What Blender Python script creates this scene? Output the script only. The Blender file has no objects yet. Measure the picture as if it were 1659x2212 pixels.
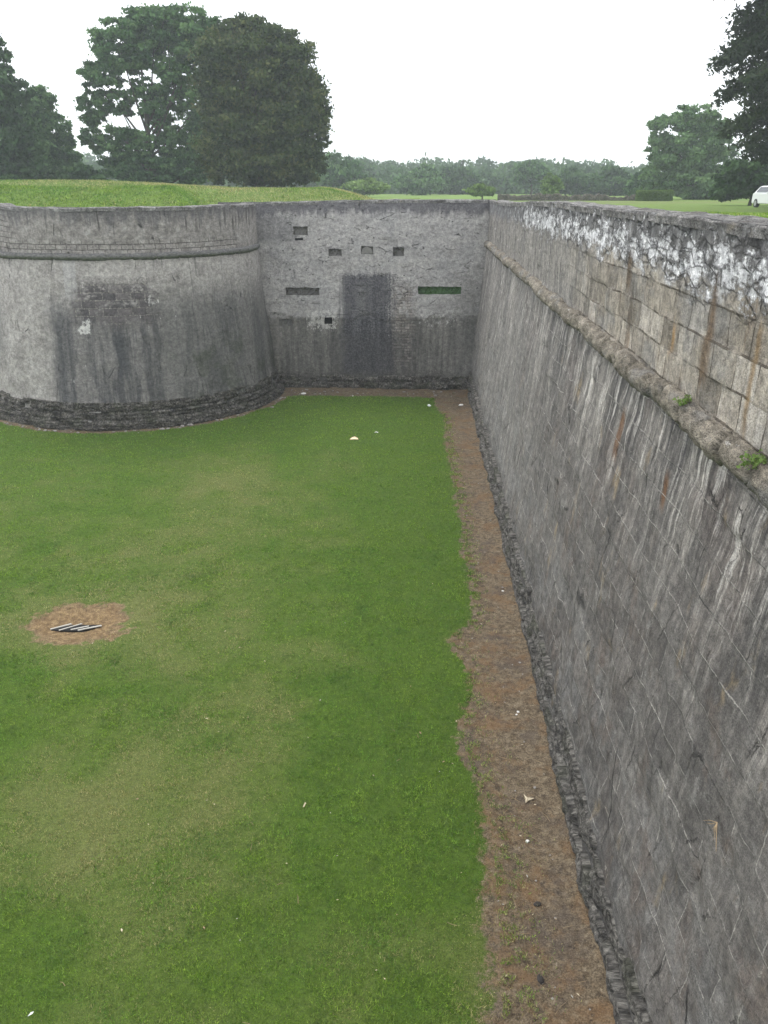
import bpy, math, random
import numpy as np
from mathutils import Vector
R=math.radians
rng=np.random.default_rng(7); random.seed(7)
S=bpy.context.scene; C=S.collection

# ------------------------------------------------------------------ camera
F_,CX,CY=1750.,829.5,1106.
TH=math.atan(701/F_); PH=R(2.4)
cam=bpy.data.cameras.new('camera'); co=bpy.data.objects.new('camera',cam); C.objects.link(co)
cam.sensor_fit='VERTICAL'; cam.sensor_height=36; cam.lens=36*F_/2212; cam.clip_start=.1; cam.clip_end=6000
co.rotation_euler=(math.pi/2-TH,0,PH); S.camera=co
def at(u,v,Y):
    """world x,z of a sight line at distance Y"""
    x=(u-CX)/F_; y=(v-CY)/F_
    Fw=math.cos(TH)-y*math.sin(TH); Z=-math.sin(TH)-y*math.cos(TH)
    dx=x*math.cos(PH)-Fw*math.sin(PH); dy=x*math.sin(PH)+Fw*math.cos(PH)
    return dx*Y/dy, Z*Y/dy
def px(Y): return Y*.94/F_          # metres per picture unit at distance Y

# ------------------------------------------------------------------ noise (numpy)
def _h(ix,iy,iz,s):
    n=(ix.astype(np.int64)*374761393+iy.astype(np.int64)*668265263+iz.astype(np.int64)*2147483647+s*974634777)&0xffffffff
    n=((n^(n>>13))*1274126177)&0xffffffff
    n=((n^(n>>15))*2246822519)&0xffffffff
    return ((n^(n>>16))&0xffffff)/float(0xffffff)
def vn(x,y,z=0.,s=0):
    x=np.asarray(x,float); y=np.asarray(y,float)+0*x; z=np.asarray(z,float)+0*x
    ix=np.floor(x);iy=np.floor(y);iz=np.floor(z)
    fx=x-ix;fy=y-iy;fz=z-iz
    fx=fx*fx*(3-2*fx);fy=fy*fy*(3-2*fy);fz=fz*fz*(3-2*fz)
    r=0
    for a in (0,1):
        for b in (0,1):
            for c in (0,1):
                w=(fx if a else 1-fx)*(fy if b else 1-fy)*(fz if c else 1-fz)
                r=r+w*_h(ix+a,iy+b,iz+c,s)
    return r*2-1
def fbm(x,y,z=0.,o=4,s=0,g=.5):
    r=0;a=1;t=0
    x=np.asarray(x,float);y=np.asarray(y,float);z=np.asarray(z,float)
    for i in range(o):
        r=r+a*vn(x*2**i,y*2**i,z*2**i,s+i*17);t+=a;a*=g
    return r/t
def ss(a,b,x):
    t=np.clip((np.asarray(x,float)-a)/(b-a),0,1); return t*t*(3-2*t)

# ------------------------------------------------------------------ object helpers
def tag(o,label=None,cat=None,group=None,kind=None):
    if label: o['label']=label
    if cat: o['category']=cat
    if group: o['group']=group
    if kind: o['kind']=kind
    return o
def link(name,me,mat,parent=None):
    if mat is not None: me.materials.append(mat)
    o=bpy.data.objects.new(name,me); C.objects.link(o)
    if parent: o.parent=parent
    return o
def empty(name,loc=(0,0,0),rz=0):
    o=bpy.data.objects.new(name,None); C.objects.link(o); o.location=loc; o.rotation_euler=(0,0,rz); o.empty_display_size=.2
    return o
def npmesh(name,V,Fc,mat,parent=None,uv=None,attrs=None,smooth=True):
    """V (n,3); Fc (m,k) equal-size faces"""
    V=np.asarray(V,np.float32); Fc=np.asarray(Fc,np.int32); m,k=Fc.shape
    me=bpy.data.meshes.new(name)
    me.vertices.add(len(V)); me.vertices.foreach_set('co',V.ravel())
    me.loops.add(m*k); me.loops.foreach_set('vertex_index',Fc.ravel())
    me.polygons.add(m); me.polygons.foreach_set('loop_start',np.arange(0,m*k,k,dtype=np.int32))
    me.polygons.foreach_set('loop_total',np.full(m,k,np.int32))
    if smooth: me.polygons.foreach_set('use_smooth',np.ones(m,bool))
    me.update(calc_edges=True)
    if uv is not None:
        l=me.uv_layers.new(name='UVMap'); l.data.foreach_set('uv',np.asarray(uv,np.float32)[Fc.ravel()].ravel())
    for kx,a in (attrs or {}).items():
        at_=me.attributes.new(kx,'FLOAT','POINT'); at_.data.foreach_set('value',np.asarray(a,np.float32))
    return link(name,me,mat,parent)
def gridfaces(nu,nv,mask=None):
    i,j=np.meshgrid(np.arange(nu-1),np.arange(nv-1),indexing='ij')
    if mask is not None: i=i[mask];j=j[mask]
    i=i.ravel();j=j.ravel(); a=i*nv+j
    return np.stack([a,a+nv,a+nv+1,a+1],1)
class MB:
    """collects boxes, prisms and tubes into one mesh"""
    def __init__(s): s.v=[];s.f=[]
    def box(s,c,d,rz=0,tilt=None,jit=0):
        b=len(s.v); cz,sz=math.cos(rz),math.sin(rz)
        for x in (-1,1):
            for y in (-1,1):
                for z in (-1,1):
                    p=Vector((x*d[0]/2+random.uniform(-jit,jit),y*d[1]/2+random.uniform(-jit,jit),z*d[2]/2+random.uniform(-jit,jit)))
                    if tilt: p.rotate(tilt)
                    s.v.append((c[0]+p.x*cz-p.y*sz,c[1]+p.x*sz+p.y*cz,c[2]+p.z))
        for q in ((0,1,3,2),(4,6,7,5),(0,4,5,1),(2,3,7,6),(0,2,6,4),(1,5,7,3)): s.f.append([b+i for i in q])
        return s
    def tube(s,pts,rs,n=8):
        b=len(s.v); pts=[Vector(p) for p in pts]
        for i,p in enumerate(pts):
            d=(pts[min(i+1,len(pts)-1)]-pts[max(i-1,0)]).normalized()
            a=d.orthogonal().normalized() if abs(d.z)<.99 else Vector((1,0,0)); a=(a-d*a.dot(d)).normalized(); c=d.cross(a)
            if abs(d.z)>.5:
                a=(Vector((1,0,0))-d*d.x).normalized(); c=d.cross(a)
            for k in range(n):
                t=2*math.pi*k/n; q=p+(a*math.cos(t)+c*math.sin(t))*rs[i]; s.v.append(tuple(q))
        for i in range(len(pts)-1):
            for k in range(n):
                s.f.append([b+i*n+k,b+i*n+(k+1)%n,b+(i+1)*n+(k+1)%n,b+(i+1)*n+k])
        s.f.append([b+k for k in range(n)][::-1]); e=b+(len(pts)-1)*n; s.f.append([e+k for k in range(n)])
        return s
    def prism(s,poly,axis_a,axis_b,ext):
        """poly of 2d points in plane (a,b) extruded along ext vector from origin offset"""
        b=len(s.v); n=len(poly); A=Vector(axis_a);B=Vector(axis_b);E0=Vector(ext[0]);E1=Vector(ext[1])
        for E in (E0,E1):
            for p in poly: s.v.append(tuple(A*p[0]+B*p[1]+E))
        for k in range(n): s.f.append([b+k,b+(k+1)%n,b+n+(k+1)%n,b+n+k])
        s.f.append([b+k for k in range(n)][::-1]); s.f.append([b+n+k for k in range(n)])
        return s
    def build(s,name,mat,parent=None,smooth=False,bevel=0):
        me=bpy.data.meshes.new(name); me.from_pydata(s.v,[],s.f)
        if smooth: me.polygons.foreach_set('use_smooth',[True]*len(me.polygons))
        me.update(); o=link(name,me,mat,parent)
        if bevel:
            m=o.modifiers.new('b','BEVEL'); m.width=bevel; m.segments=2
        return o

# ------------------------------------------------------------------ node helpers
class K:
    """a socket with arithmetic"""
    def __init__(s,t,o): s.t=t;s.o=o
    def _m(s,op,b,c=None): return s.t.math(op,s,b,c)
    def __add__(s,b): return s._m('ADD',b)
    __radd__=__add__
    def __sub__(s,b): return s._m('SUBTRACT',b)
    def __rsub__(s,b): return s.t.math('SUBTRACT',b,s)
    def __mul__(s,b): return s._m('MULTIPLY',b)
    __rmul__=__mul__
    def clamp(s): return s.t.math('ADD',s,0,clamp=True)
    def pow(s,b): return s._m('POWER',b)
    def max(s,b): return s._m('MAXIMUM',b)
    def min(s,b): return s._m('MINIMUM',b)
class NT:
    def __init__(s,name):
        s.m=bpy.data.materials.new(name); s.m.use_nodes=True; s.nt=s.m.node_tree; s.N=s.nt.nodes; s.N.clear()
        s.tc=None;s.ge=None
    def put(s,sock,v):
        if isinstance(v,K): s.nt.links.new(v.o,sock)
        elif isinstance(v,(tuple,list)) and len(v)==3 and sock.type=='RGBA': sock.default_value=(*v,1)
        else: sock.default_value=v
    def math(s,op,a,b=None,c=None,clamp=False):
        n=s.N.new('ShaderNodeMath'); n.operation=op; n.use_clamp=clamp
        s.put(n.inputs[0],a)
        if b is not None: s.put(n.inputs[1],b)
        if c is not None: s.put(n.inputs[2],c)
        return K(s,n.outputs[0])
    def uv(s):
        n=s.N.new('ShaderNodeTexCoord'); p=s.N.new('ShaderNodeSeparateXYZ'); s.nt.links.new(n.outputs['UV'],p.inputs[0])
        return K(s,p.outputs[0]),K(s,p.outputs[1])
    def pos(s):
        n=s.N.new('ShaderNodeTexCoord'); return K(s,n.outputs['Object'])
    def sep(s,v):
        p=s.N.new('ShaderNodeSeparateXYZ'); s.put(p.inputs[0],v); return [K(s,p.outputs[i]) for i in range(3)]
    def vec(s,x,y,z=0.):
        n=s.N.new('ShaderNodeCombineXYZ')
        for i,q in enumerate((x,y,z)): s.put(n.inputs[i],q)
        return K(s,n.outputs[0])
    def noise(s,v,scale=1.,detail=3.,rough=.5,dist=0.):
        n=s.N.new('ShaderNodeTexNoise'); s.put(n.inputs['Vector'],v); n.inputs['Scale'].default_value=scale
        n.inputs['Detail'].default_value=detail; n.inputs['Roughness'].default_value=rough; n.inputs['Distortion'].default_value=dist
        return K(s,n.outputs['Fac'])
    def voro(s,v,scale=1.,feature='F1',out='Distance'):
        n=s.N.new('ShaderNodeTexVoronoi'); n.feature=feature; s.put(n.inputs['Vector'],v); n.inputs['Scale'].default_value=scale
        return K(s,n.outputs[out])
    def brick(s,v,w,h,mortar=.01,smooth=.1,off=.5):
        n=s.N.new('ShaderNodeTexBrick'); s.put(n.inputs['Vector'],v); n.offset=off
        for k_,x in (('Color1',(0,0,0,1)),('Color2',(1,1,1,1)),('Mortar',(.5,.5,.5,1)),('Scale',1.),('Mortar Size',mortar),('Mortar Smooth',smooth),('Bias',0.),('Brick Width',w),('Row Height',h)):
            n.inputs[k_].default_value=x
        return K(s,n.outputs['Color']),K(s,n.outputs['Fac'])
    def ramp(s,f,stops,interp='LINEAR'):
        n=s.N.new('ShaderNodeValToRGB'); s.put(n.inputs[0],f); r=n.color_ramp; r.interpolation=interp
        while len(r.elements)<len(stops): r.elements.new(.5)
        for e,(p,c) in zip(r.elements,stops):
            e.position=p; e.color=(*c,1) if isinstance(c,(tuple,list)) else (c,c,c,1)
        return K(s,n.outputs[0])
    def sm(s,x,a,b):
        n=s.N.new('ShaderNodeMapRange'); n.interpolation_type='SMOOTHSTEP'; s.put(n.inputs[0],x)
        s.put(n.inputs[1],a); s.put(n.inputs[2],b)
        return K(s,n.outputs[0])
    def mix(s,f,a,b,mode='MIX'):
        n=s.N.new('ShaderNodeMix'); n.data_type='RGBA'; n.blend_type=mode; n.clamp_factor=True
        s.put(n.inputs[0],f); s.put(n.inputs[6],a); s.put(n.inputs[7],b); return K(s,n.outputs[2])
    def attr(s,nm):
        n=s.N.new('ShaderNodeAttribute'); n.attribute_name=nm; return K(s,n.outputs['Fac'])
    def rand(s):
        n=s.N.new('ShaderNodeObjectInfo'); return K(s,n.outputs['Random'])
    def box(s,u,v,u0,u1,v0,v1,e=.15,ev=None):
        ev=ev or e
        return s.sm(u,u0-e,u0+e)*(1-s.sm(u,u1-e,u1+e))*s.sm(v,v0-ev,v0+ev)*(1-s.sm(v,v1-ev,v1+ev))
    def out(s,col,rough=.9,height=None,bs=1.,bd=.02,spec=.2,extra=None,transl=0):
        b=s.N.new('ShaderNodeBsdfPrincipled'); s.put(b.inputs['Base Color'],col); s.put(b.inputs['Roughness'],rough)
        b.inputs['Specular IOR Level'].default_value=spec
        for k_,x in (extra or {}).items(): s.put(b.inputs[k_],x)
        if height is not None:
            n=s.N.new('ShaderNodeBump'); n.inputs['Strength'].default_value=bs; n.inputs['Distance'].default_value=bd
            s.put(n.inputs['Height'],height); s.nt.links.new(n.outputs[0],b.inputs['Normal'])
        o=s.N.new('ShaderNodeOutputMaterial'); sh=b.outputs[0]
        if transl:
            tr=s.N.new('ShaderNodeBsdfTranslucent'); s.put(tr.inputs[0],col); mx=s.N.new('ShaderNodeMixShader'); mx.inputs[0].default_value=transl
            s.nt.links.new(sh,mx.inputs[1]); s.nt.links.new(tr.outputs[0],mx.inputs[2]); sh=mx.outputs[0]
        s.nt.links.new(sh,o.inputs[0]); return s.m
def plain(name,col,rough=.6,metal=0.,var=.15,scale=20):
    t=NT(name); n=t.noise(t.pos(),scale,4,.6); c=t.mix(n,tuple(x*(1-var) for x in col),tuple(min(1,x*(1+var)) for x in col))
    return t.out(c,rough,n,.3,.005,.4,{'Metallic':metal})

# ------------------------------------------------------------------ stone materials
# every wall is UV mapped in metres: u along the wall, v = height (0 = eye level, -9 = ditch floor)
def fine(t,u,v):
    p=t.vec(u,v)
    g=((t.noise(p,14,6,.7)-.5)*1.5+.5).clamp(); g2=((t.noise(p,50,4,.75)-.5)*1.9+.5).clamp(); pit=t.noise(p,6,6,.75)
    return g,g2,pit
def speck(t,base,g,g2,pit,a=.5):
    f=(g-.5)*.9+(g2-.5)*1.2+(pit-.5)*2.4
    k=t.ramp(f+.5,[(.12,(.30,.295,.29)),(.36,(.74,.735,.73)),(.5,(1,1,1)),(.66,(1.32,1.31,1.29)),(.92,(2.0,1.97,1.9))])
    return t.mix(a,base,t.mix(1.,base,k,'MULTIPLY'))
def mat_scarp():
    t=NT('streaked_scarp_stone'); u,v=t.uv()
    wob=t.noise(t.vec(u,v),.9,3)-.5
    lean=u+v*.10
    s1=t.noise(t.vec(lean*1.6+wob*.3,v*.16),1,5,.6); s2=t.noise(t.vec(lean*6+wob*2,v*.55,3.),1,6,.7); s3=t.noise(t.vec(lean*20+wob*2,v*1.7,7.),1,5,.75)
    big=t.noise(t.vec(u*.28,v*.5,2.),1,4,.6)
    g,g2,pit=fine(t,u,v)
    top=t.sm(v+(s1-.5)*3.2+(s2-.5)*1.2,-4.6,-2.6)       # run-off washes the upper part
    low=1-t.sm(v+(big-.5)*3.,-7.2,-4.9)
    far=t.sm(u,12,26)
    f=s1*.42+s2*.36+s3*.22
    calm=(1-t.sm(v+(s1-.5)*2.+(big-.5)*1.5,-5.0,-3.3))*(1-far)
    f=(f-.5)*(2.6-calm*1.5)+.54-calm*.05
    base=t.ramp(f,[(0,(.030,.031,.035)),(.36,(.078,.074,.072)),(.55,(.150,.140,.130)),(.75,(.29,.27,.245)),(1,(.50,.475,.435))])
    # warm, purplish drifts
    warm=t.sm(t.noise(t.vec(u*.7,v*.45,9.),1,4,.6),.48,.66)
    base=t.mix(warm*.55,base,t.mix(.5,base,(.16,.125,.11)))
    wv0=t.vec(u+wob*.09,v+.02+(t.noise(t.vec(u*.5,v*.5,4.),1,3)-.5)*.2); bc0,bf0=t.brick(wv0,.95,.43,.007,.6)
    # blotchy grey bloom low on the wall
    bl=t.sm(t.noise(t.vec(u*.9+wob*2,v*1.1,5.),1,6,.68),.46,.64)
    base=t.mix(low*bl*.75,base,(.20,.20,.197)); 
    base=t.mix(low*t.sm(t.noise(t.vec(u*1.5,v*1.1,15.),1,6,.7),.54,.66)*.6,base,(.05,.051,.055))
    base=t.mix(far*.45,base,t.mix(s2,(.13,.126,.12),(.37,.355,.33)))
    base=t.mix(calm*.36,base,t.mix(t.noise(t.vec(u*1.1,v*1.3,71.),1,5,.7),(.058,.052,.048),(.22,.20,.183)))
    base=t.mix(calm*(bc0-.5).max(0)*.5,base,(.21,.20,.19)); base=t.mix(calm*(.5-bc0).max(0)*.7,base,(.05,.047,.046))
    # pale lime runs
    runs=t.sm(s2*.55+s3*.25+t.noise(t.vec(lean*3.2,v*.5,12.),1,5,.7)*.35,.585,.70)
    base=t.mix(runs*(.10+top*.90)*.85,base,(.56,.535,.50))
    darkr=t.sm(t.noise(t.vec(lean*5,v*.28,21.),1,4,.6),.56,.68)
    base=t.mix(darkr*top*.7,base,(.035,.035,.042))
    # ochre stains
    oc=t.sm(t.noise(t.vec(lean*1.6,v*.7,31.),1,5,.6),.60,.70)*(1-far)
    base=t.mix(oc*.55,base,(.33,.25,.145))
    sp=t.box(u+wob*.25,v,11.55,11.78,-3.75,-3.05,.06,.12)+t.box(u+wob*.2,v,9.2,9.35,-3.6,-3.2,.05,.12)
    base=t.mix(sp.clamp()*.85,base,(.13,.065,.03))
    base=t.mix(calm*t.sm(t.noise(t.vec(u*2.6,v*1.9,81.),1,7,.75),.54,.64)*.5,base,(.27,.26,.245)); base=t.mix(calm*t.sm(t.noise(t.vec(u*1.2,v*.8,85.),1,5,.7),.52,.64)*.45,base,(.125,.095,.078))
    # joints: pale hair-lines where mortar survives
    wv=t.vec(u+wob*.09+(g-.5)*.03,v+.02+(g-.5)*.02+(t.noise(t.vec(u*.5,v*.5,4.),1,3)-.5)*.2)
    bc,bf=t.brick(wv,.95,.43,.010,.5)
    jm=t.sm(t.noise(t.vec(u*1.1,v*1.6,41.),1,4,.7),.36,.50)*(1-t.sm(u,17,25))
    base=t.mix((bc-.5)*(1-far)*.35,base,t.mix(1.,base,(1.35,1.33,1.3),'MULTIPLY'))
    base=t.mix(bf*jm*t.sm(g2,.15,.4)*t.sm(t.noise(t.vec(u*4,v*4,44.),1,3),.36,.52)*.75,base,(.38,.36,.33))
    base=t.mix(bf*(1-jm)*(1-far)*.6,base,(.03,.03,.03))
    # fissures
    cr=t.voro(t.vec(u*1.9+v*.5+g*.2+wob*.6,v*.45+g*.1),1.,'DISTANCE_TO_EDGE')
    crm=(1-t.sm(cr,.0,.012))*t.sm(t.noise(t.vec(u*1.3,v*1.1,51.),1,3),.50,.58)
    base=t.mix(crm*.8,base,(.02,.02,.02))
    # flaked pale scars
    fl=t.sm(t.noise(t.vec(u*3.1,v*2.4,61.),1,6,.72),.655,.69)
    base=t.mix(fl*.75,base,(.44,.41,.36))
    base=t.mix((1-t.sm(g2,.1,.3))*.5,base,(.03,.03,.032))
    # damp, darker foot
    base=t.mix((1-t.sm(v+g*.5,-8.3,-7.3))*.5,base,(.045,.046,.045))
    base=speck(t,base,g,g2,pit,.5)
    h=g*.9+g2*.5+s3*.6+s2*.5-bf*.9*(1-far)-crm*2.+fl*.6
    return t.out(base,.93,h,.85,.028)
def mat_parapet():
    t=NT('weathered_ashlar_parapet'); u,v=t.uv()
    wob=t.noise(t.vec(u,v),1.3,3)-.5
    g,g2,pit=fine(t,u,v)
    far=t.sm(u+wob*3,13,19)
    wv=t.vec(u+wob*.14+(g-.5)*.025,v+.06+wob*.03+(g-.5)*.015+(t.noise(t.vec(u*.4,v*.4,4.),1,2)-.5)*.16)
    bc,bf=t.brick(wv,.62,.36,.014,.3)
    s1=t.noise(t.vec(u*2.2+wob*.5,v*.45),1,5,.6); s2=t.noise(t.vec(u*9,v*.8,3.),1,5,.65); s3=t.noise(t.vec(u*30,v*2,3.),1,4,.65)
    beige=t.ramp(s1*.42+s2*.25+bc*.36,[(.22,(.10,.088,.072)),(.42,(.215,.19,.155)),(.6,(.34,.305,.255)),(.8,(.47,.44,.40))])
    beige=t.mix(t.sm(t.noise(t.vec(u*.9,v*1.1,5.),1,5,.6),.48,.62)*.6,beige,(.22,.215,.205))
    beige=t.mix(t.sm(t.noise(t.vec(u*2.8,v*.6,6.),1,5,.6),.58,.68)*.6,beige,(.15,.10,.062))
    beige=t.mix(t.sm(s3*.5+s2*.5,.56,.66)*.45,beige,(.42,.40,.375))
    st=(s2*.5+s3*.35+s1*.25-.55)*2.6+.5
    strk=t.ramp(st,[(0,(.06,.06,.062)),(.4,(.15,.145,.138)),(.6,(.25,.235,.215)),(1,(.46,.44,.41))])
    base=t.mix(far*.85,beige,strk)
    jm=(1-far)*t.sm(t.noise(t.vec(u*.8,v*1.3,41.),1,3),.28,.44)*(1-t.sm(v,-1.15,-.9))
    base=t.mix(bf*jm*t.sm(t.noise(t.vec(u*3,v*3,43.),1,3),.38,.5)*.8,base,(.065,.053,.04))
    # grey upper crust, white lichen plates split by black cracks
    up=t.sm(v+(t.noise(t.vec(u*.9,v*.9,11.),1,5,.65)-.5)*1.0,-1.08,-.80)
    grey=t.ramp(t.noise(t.vec(u*3,v*1.6,13.),1,6,.7),[(.3,(.05,.05,.052)),(.5,(.135,.135,.137)),(.68,(.30,.30,.305))])
    grey=t.mix(t.sm(s2,.5,.66)*.4,grey,(.07,.07,.075))
    base=t.mix(up*.9,base,grey)
    lich=t.sm(t.noise(t.vec(u*2.0,v*4.2,17.),1,8,.8)+t.box(u+wob,v+wob*.5,4.,26.,-1.0,-.62,.8,.25)*.11,.535,.60)
    lich=lich*t.sm(v+wob*.9,-1.2,-.95)*(1-t.sm(v,-.42,-.30)*.6)*(1-t.sm(u,24,33)*.75)
    base=t.mix(lich*.9,base,t.mix(g,(.42,.42,.43),(.86,.86,.87)))
    cell=t.voro(t.vec(u*2.4+g*.45+wob*1.2,v*6.5+g*.5+wob),1.,'DISTANCE_TO_EDGE')
    crk=(1-t.sm(cell,.0,.075))*t.sm(v+wob*.7,-1.3,-.95)*t.sm(t.noise(t.vec(u*1.2,v*2,19.),1,3),.42,.52)*(1-t.sm(u,17,28)*.7)
    base=t.mix(crk*t.sm(g,.25,.6)*.85,base,(.03,.029,.029))
    # big rusty and dark seams; two dark boxes paint shade into the parapet holes
    for (a,w,v0,v1,c) in ((8.9,.09,-1.95,-.9,(.12,.075,.04)),(7.6,.05,-2.2,-1.2,(.20,.13,.06)),(12.6,.15,-1.45,-.8,(.11,.075,.045)),(10.15,.04,-1.10,-.85,(.02,.02,.02)),(10.1,.05,-1.85,-1.58,(.32,.19,.07)),(6.85,.09,-1.42,-1.08,(.035,.028,.022)),(6.62,.03,-1.5,-1.0,(.03,.025,.02)),(12.3,.10,-2.0,-1.3,(.09,.075,.06)),(5.9,.12,-2.1,-.8,(.27,.20,.11))):
        base=t.mix(t.box(u+wob*.35,v+(s2-.5)*.8,a-w,a+w,v0,v1,w*.9,.15)*.75,base,c)
    base=t.mix((1-t.sm(g2,.1,.3))*.5,base,(.05,.045,.04))
    base=speck(t,base,g,g2,pit,.6)
    h=g*.8+g2*.45-bf*jm*1.6-crk*2.2+lich*.6+(bc-.5)*.5*(1-far)+s3*.7*far
    return t.out(base,.93,h,.9,.028)
def mat_bastion():
    t=NT('pale_bastion_render'); u,v=t.uv()
    wob=t.noise(t.vec(u,v),.8,3)-.5
    g,g2,pit=fine(t,u,v)
    lean=u+v*.0
    s1=t.noise(t.vec(lean*1.1+wob*.6,v*.16),1,5,.6); s2=t.noise(t.vec(lean*4.5+wob,v*.3,3.),1,5,.65); s3=t.noise(t.vec(lean*13,v*.5,5.),1,4,.65)
    base=t.ramp(t.noise(t.vec(u*1.5,v*1.5,6.),1,7,.72),[(.3,(.22,.205,.19)),(.5,(.36,.34,.315)),(.7,(.47,.45,.42))])
    # run-off stains: u measured round the tower, 0 = nearest point
    hang=t.sm(v+(s1-.5)*2.+(s2-.5)*1.4,-5.,-3.2)
    base=t.mix(t.box(u+wob*1.5,v+(s2-.5)*1.6+(s1-.5),-1.2,12.,-8.3,-4.3,.5,.7)*.62,base,t.mix(s2,(.055,.055,.058),(.20,.19,.185)))
    dk=t.sm(s1*.6+s2*.4,.46,.56)
    zone=t.sm(u+wob*.8,-2.2,-.6)
    base=t.mix(dk*zone*(1-hang)*.8,base,(.075,.075,.078))
    base=t.mix(t.box(u+wob*.6+(s3-.5)*.8+(g-.5)*.3,v+(s2-.5)*2.,-1.35,-.65,-9,-4.3,.32,.8)*.62,base,(.055,.058,.065))
    base=t.mix(t.box(u+wob*.3,v+(s2-.5)*1.2,1.05,1.45,-6.9,-5.2,.15,.3)*.6,base,(.06,.063,.068))
    base=t.mix(t.box(u+wob*.8,v+(s2-.5)*1.5,-4.9,-4.,-6.8,-4.6,.5,.5)*.45,base,(.12,.12,.118))
    base=t.mix(t.box(u+wob*1.2,v+(s2-.5)*1.5,2.6,12.,-8.3,-3.6,.8,.8)*.42,base,t.mix(s2,(.08,.085,.075),(.2,.195,.18)))
    base=t.mix(t.sm(t.noise(t.vec(u*.8,v*.9,8.),1,4,.6),.50,.62)*t.sm(u,2,4.5)*(1-t.sm(v,-6.5,-5))*.6,base,(.075,.085,.06))
    # pale and dark runs under the cordon
    runs=t.sm(s3*.45+s2*.55,.55,.66)*t.sm(v+(s1-.5)*4,-6.2,-3.4)*(1-t.sm(v,-2.55,-2.4))*t.sm(u+wob,-3.5,-1)
    base=t.mix(runs*.6,base,(.46,.44,.41))
    base=t.mix(t.sm(t.noise(t.vec(u*7,v*.3,15.),1,4,.65),.57,.67)*t.sm(u,-1,1.5)*.5*(1-t.sm(v,-2.5,-2.3)),base,(.06,.062,.06))
    base=t.mix(t.box(u,v+(s2-.5),-.62,-.12,-4.,-2.4,.03,.2)*.6,base,(.42,.41,.40))
    # exposed dark masonry patch with pale joints
    wv=t.vec(u+wob*.1,v+wob*.06); bc,bf=t.brick(wv,.52,.29,.022,.25)
    pn=(t.noise(t.vec(u*1.3,v*1.6,23.),1,5,.65)-.5)*1.6
    pm=t.box(u+pn*1.3+(g-.5)*.7+(s2-.5)*1.2,v+pn*.8+(g-.5)*.4,-.3,2.55,-4.95,-3.4,.35,.3)*t.sm(t.noise(t.vec(u*2.4,v*3.2,25.),1,5,.7),.34,.48)
    base=t.mix(pm*.85,base,t.mix(bc,(.06,.055,.06),(.135,.12,.12))); base=t.mix(pm*bf*.7*t.sm(g,.4,.6),base,(.34,.32,.28))
    wt=t.sm(t.noise(t.vec(u*4,v*2.2,27.),1,6,.7)+t.box(u,v,-.2,.3,-5.3,-4.7,.2,.2)*.22+t.box(u,v,2.3,2.8,-4.3,-3.9,.2,.2)*.2,.66,.72)
    base=t.mix(wt*.85,base,(.62,.61,.58))
    # parapet above the cordon: patched render, small courses at left, dark streaks at the rim
    par=t.sm(v,-2.42,-2.38)
    pc=t.ramp(t.noise(t.vec(u*2.3,v*2.3,33.),1,7,.72),[(.3,(.14,.13,.12)),(.5,(.28,.262,.24)),(.7,(.40,.385,.36))])
    b2,f2=t.brick(t.vec(u+wob*.15,v+wob*.1),.42,.20,.014,.3)
    lm=((1-t.sm(u+pn,-3.4,-2.4))*1.+t.box(u+pn*.4,v,-3,7,-2.35,-1.85,.4,.1)).clamp()
    pc=t.mix(lm*f2*t.sm(g,.35,.5)*.9,pc,(.05,.045,.04)); pc=t.mix(lm*(b2-.5)*.5,pc,(.36,.33,.30))
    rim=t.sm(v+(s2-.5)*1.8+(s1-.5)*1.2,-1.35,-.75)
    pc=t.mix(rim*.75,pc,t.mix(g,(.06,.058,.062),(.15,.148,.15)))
    pc=t.mix(t.sm(t.noise(t.vec(u*5,v*.5,37.),1,5,.6),.55,.63)*t.sm(u,-1,1)*t.sm(v,-1.9,-1.2)*.75,pc,(.055,.05,.045))
    base=t.mix(par,base,pc)
    # long fissures
    cr=t.voro(t.vec(u*1.3+g*.12+wob*.4,v*.22+g*.05),1.,'DISTANCE_TO_EDGE')
    crm=(1-t.sm(cr,0,.010))*t.sm(t.noise(t.vec(u*1.1,v*1.1,51.),1,3),.54,.60)
    base=t.mix(crm*.75,base,(.04,.04,.04))
    base=t.mix((1-t.sm(g,.1,.3))*.5,base,(.07,.07,.07))
    base=speck(t,base,g,g2,pit,.5)
    h=g*1.+g2*.7-crm*2.-f2*lm*par*1.5-bf*pm
    return t.out(base,.94,h,.9,.035)
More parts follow.
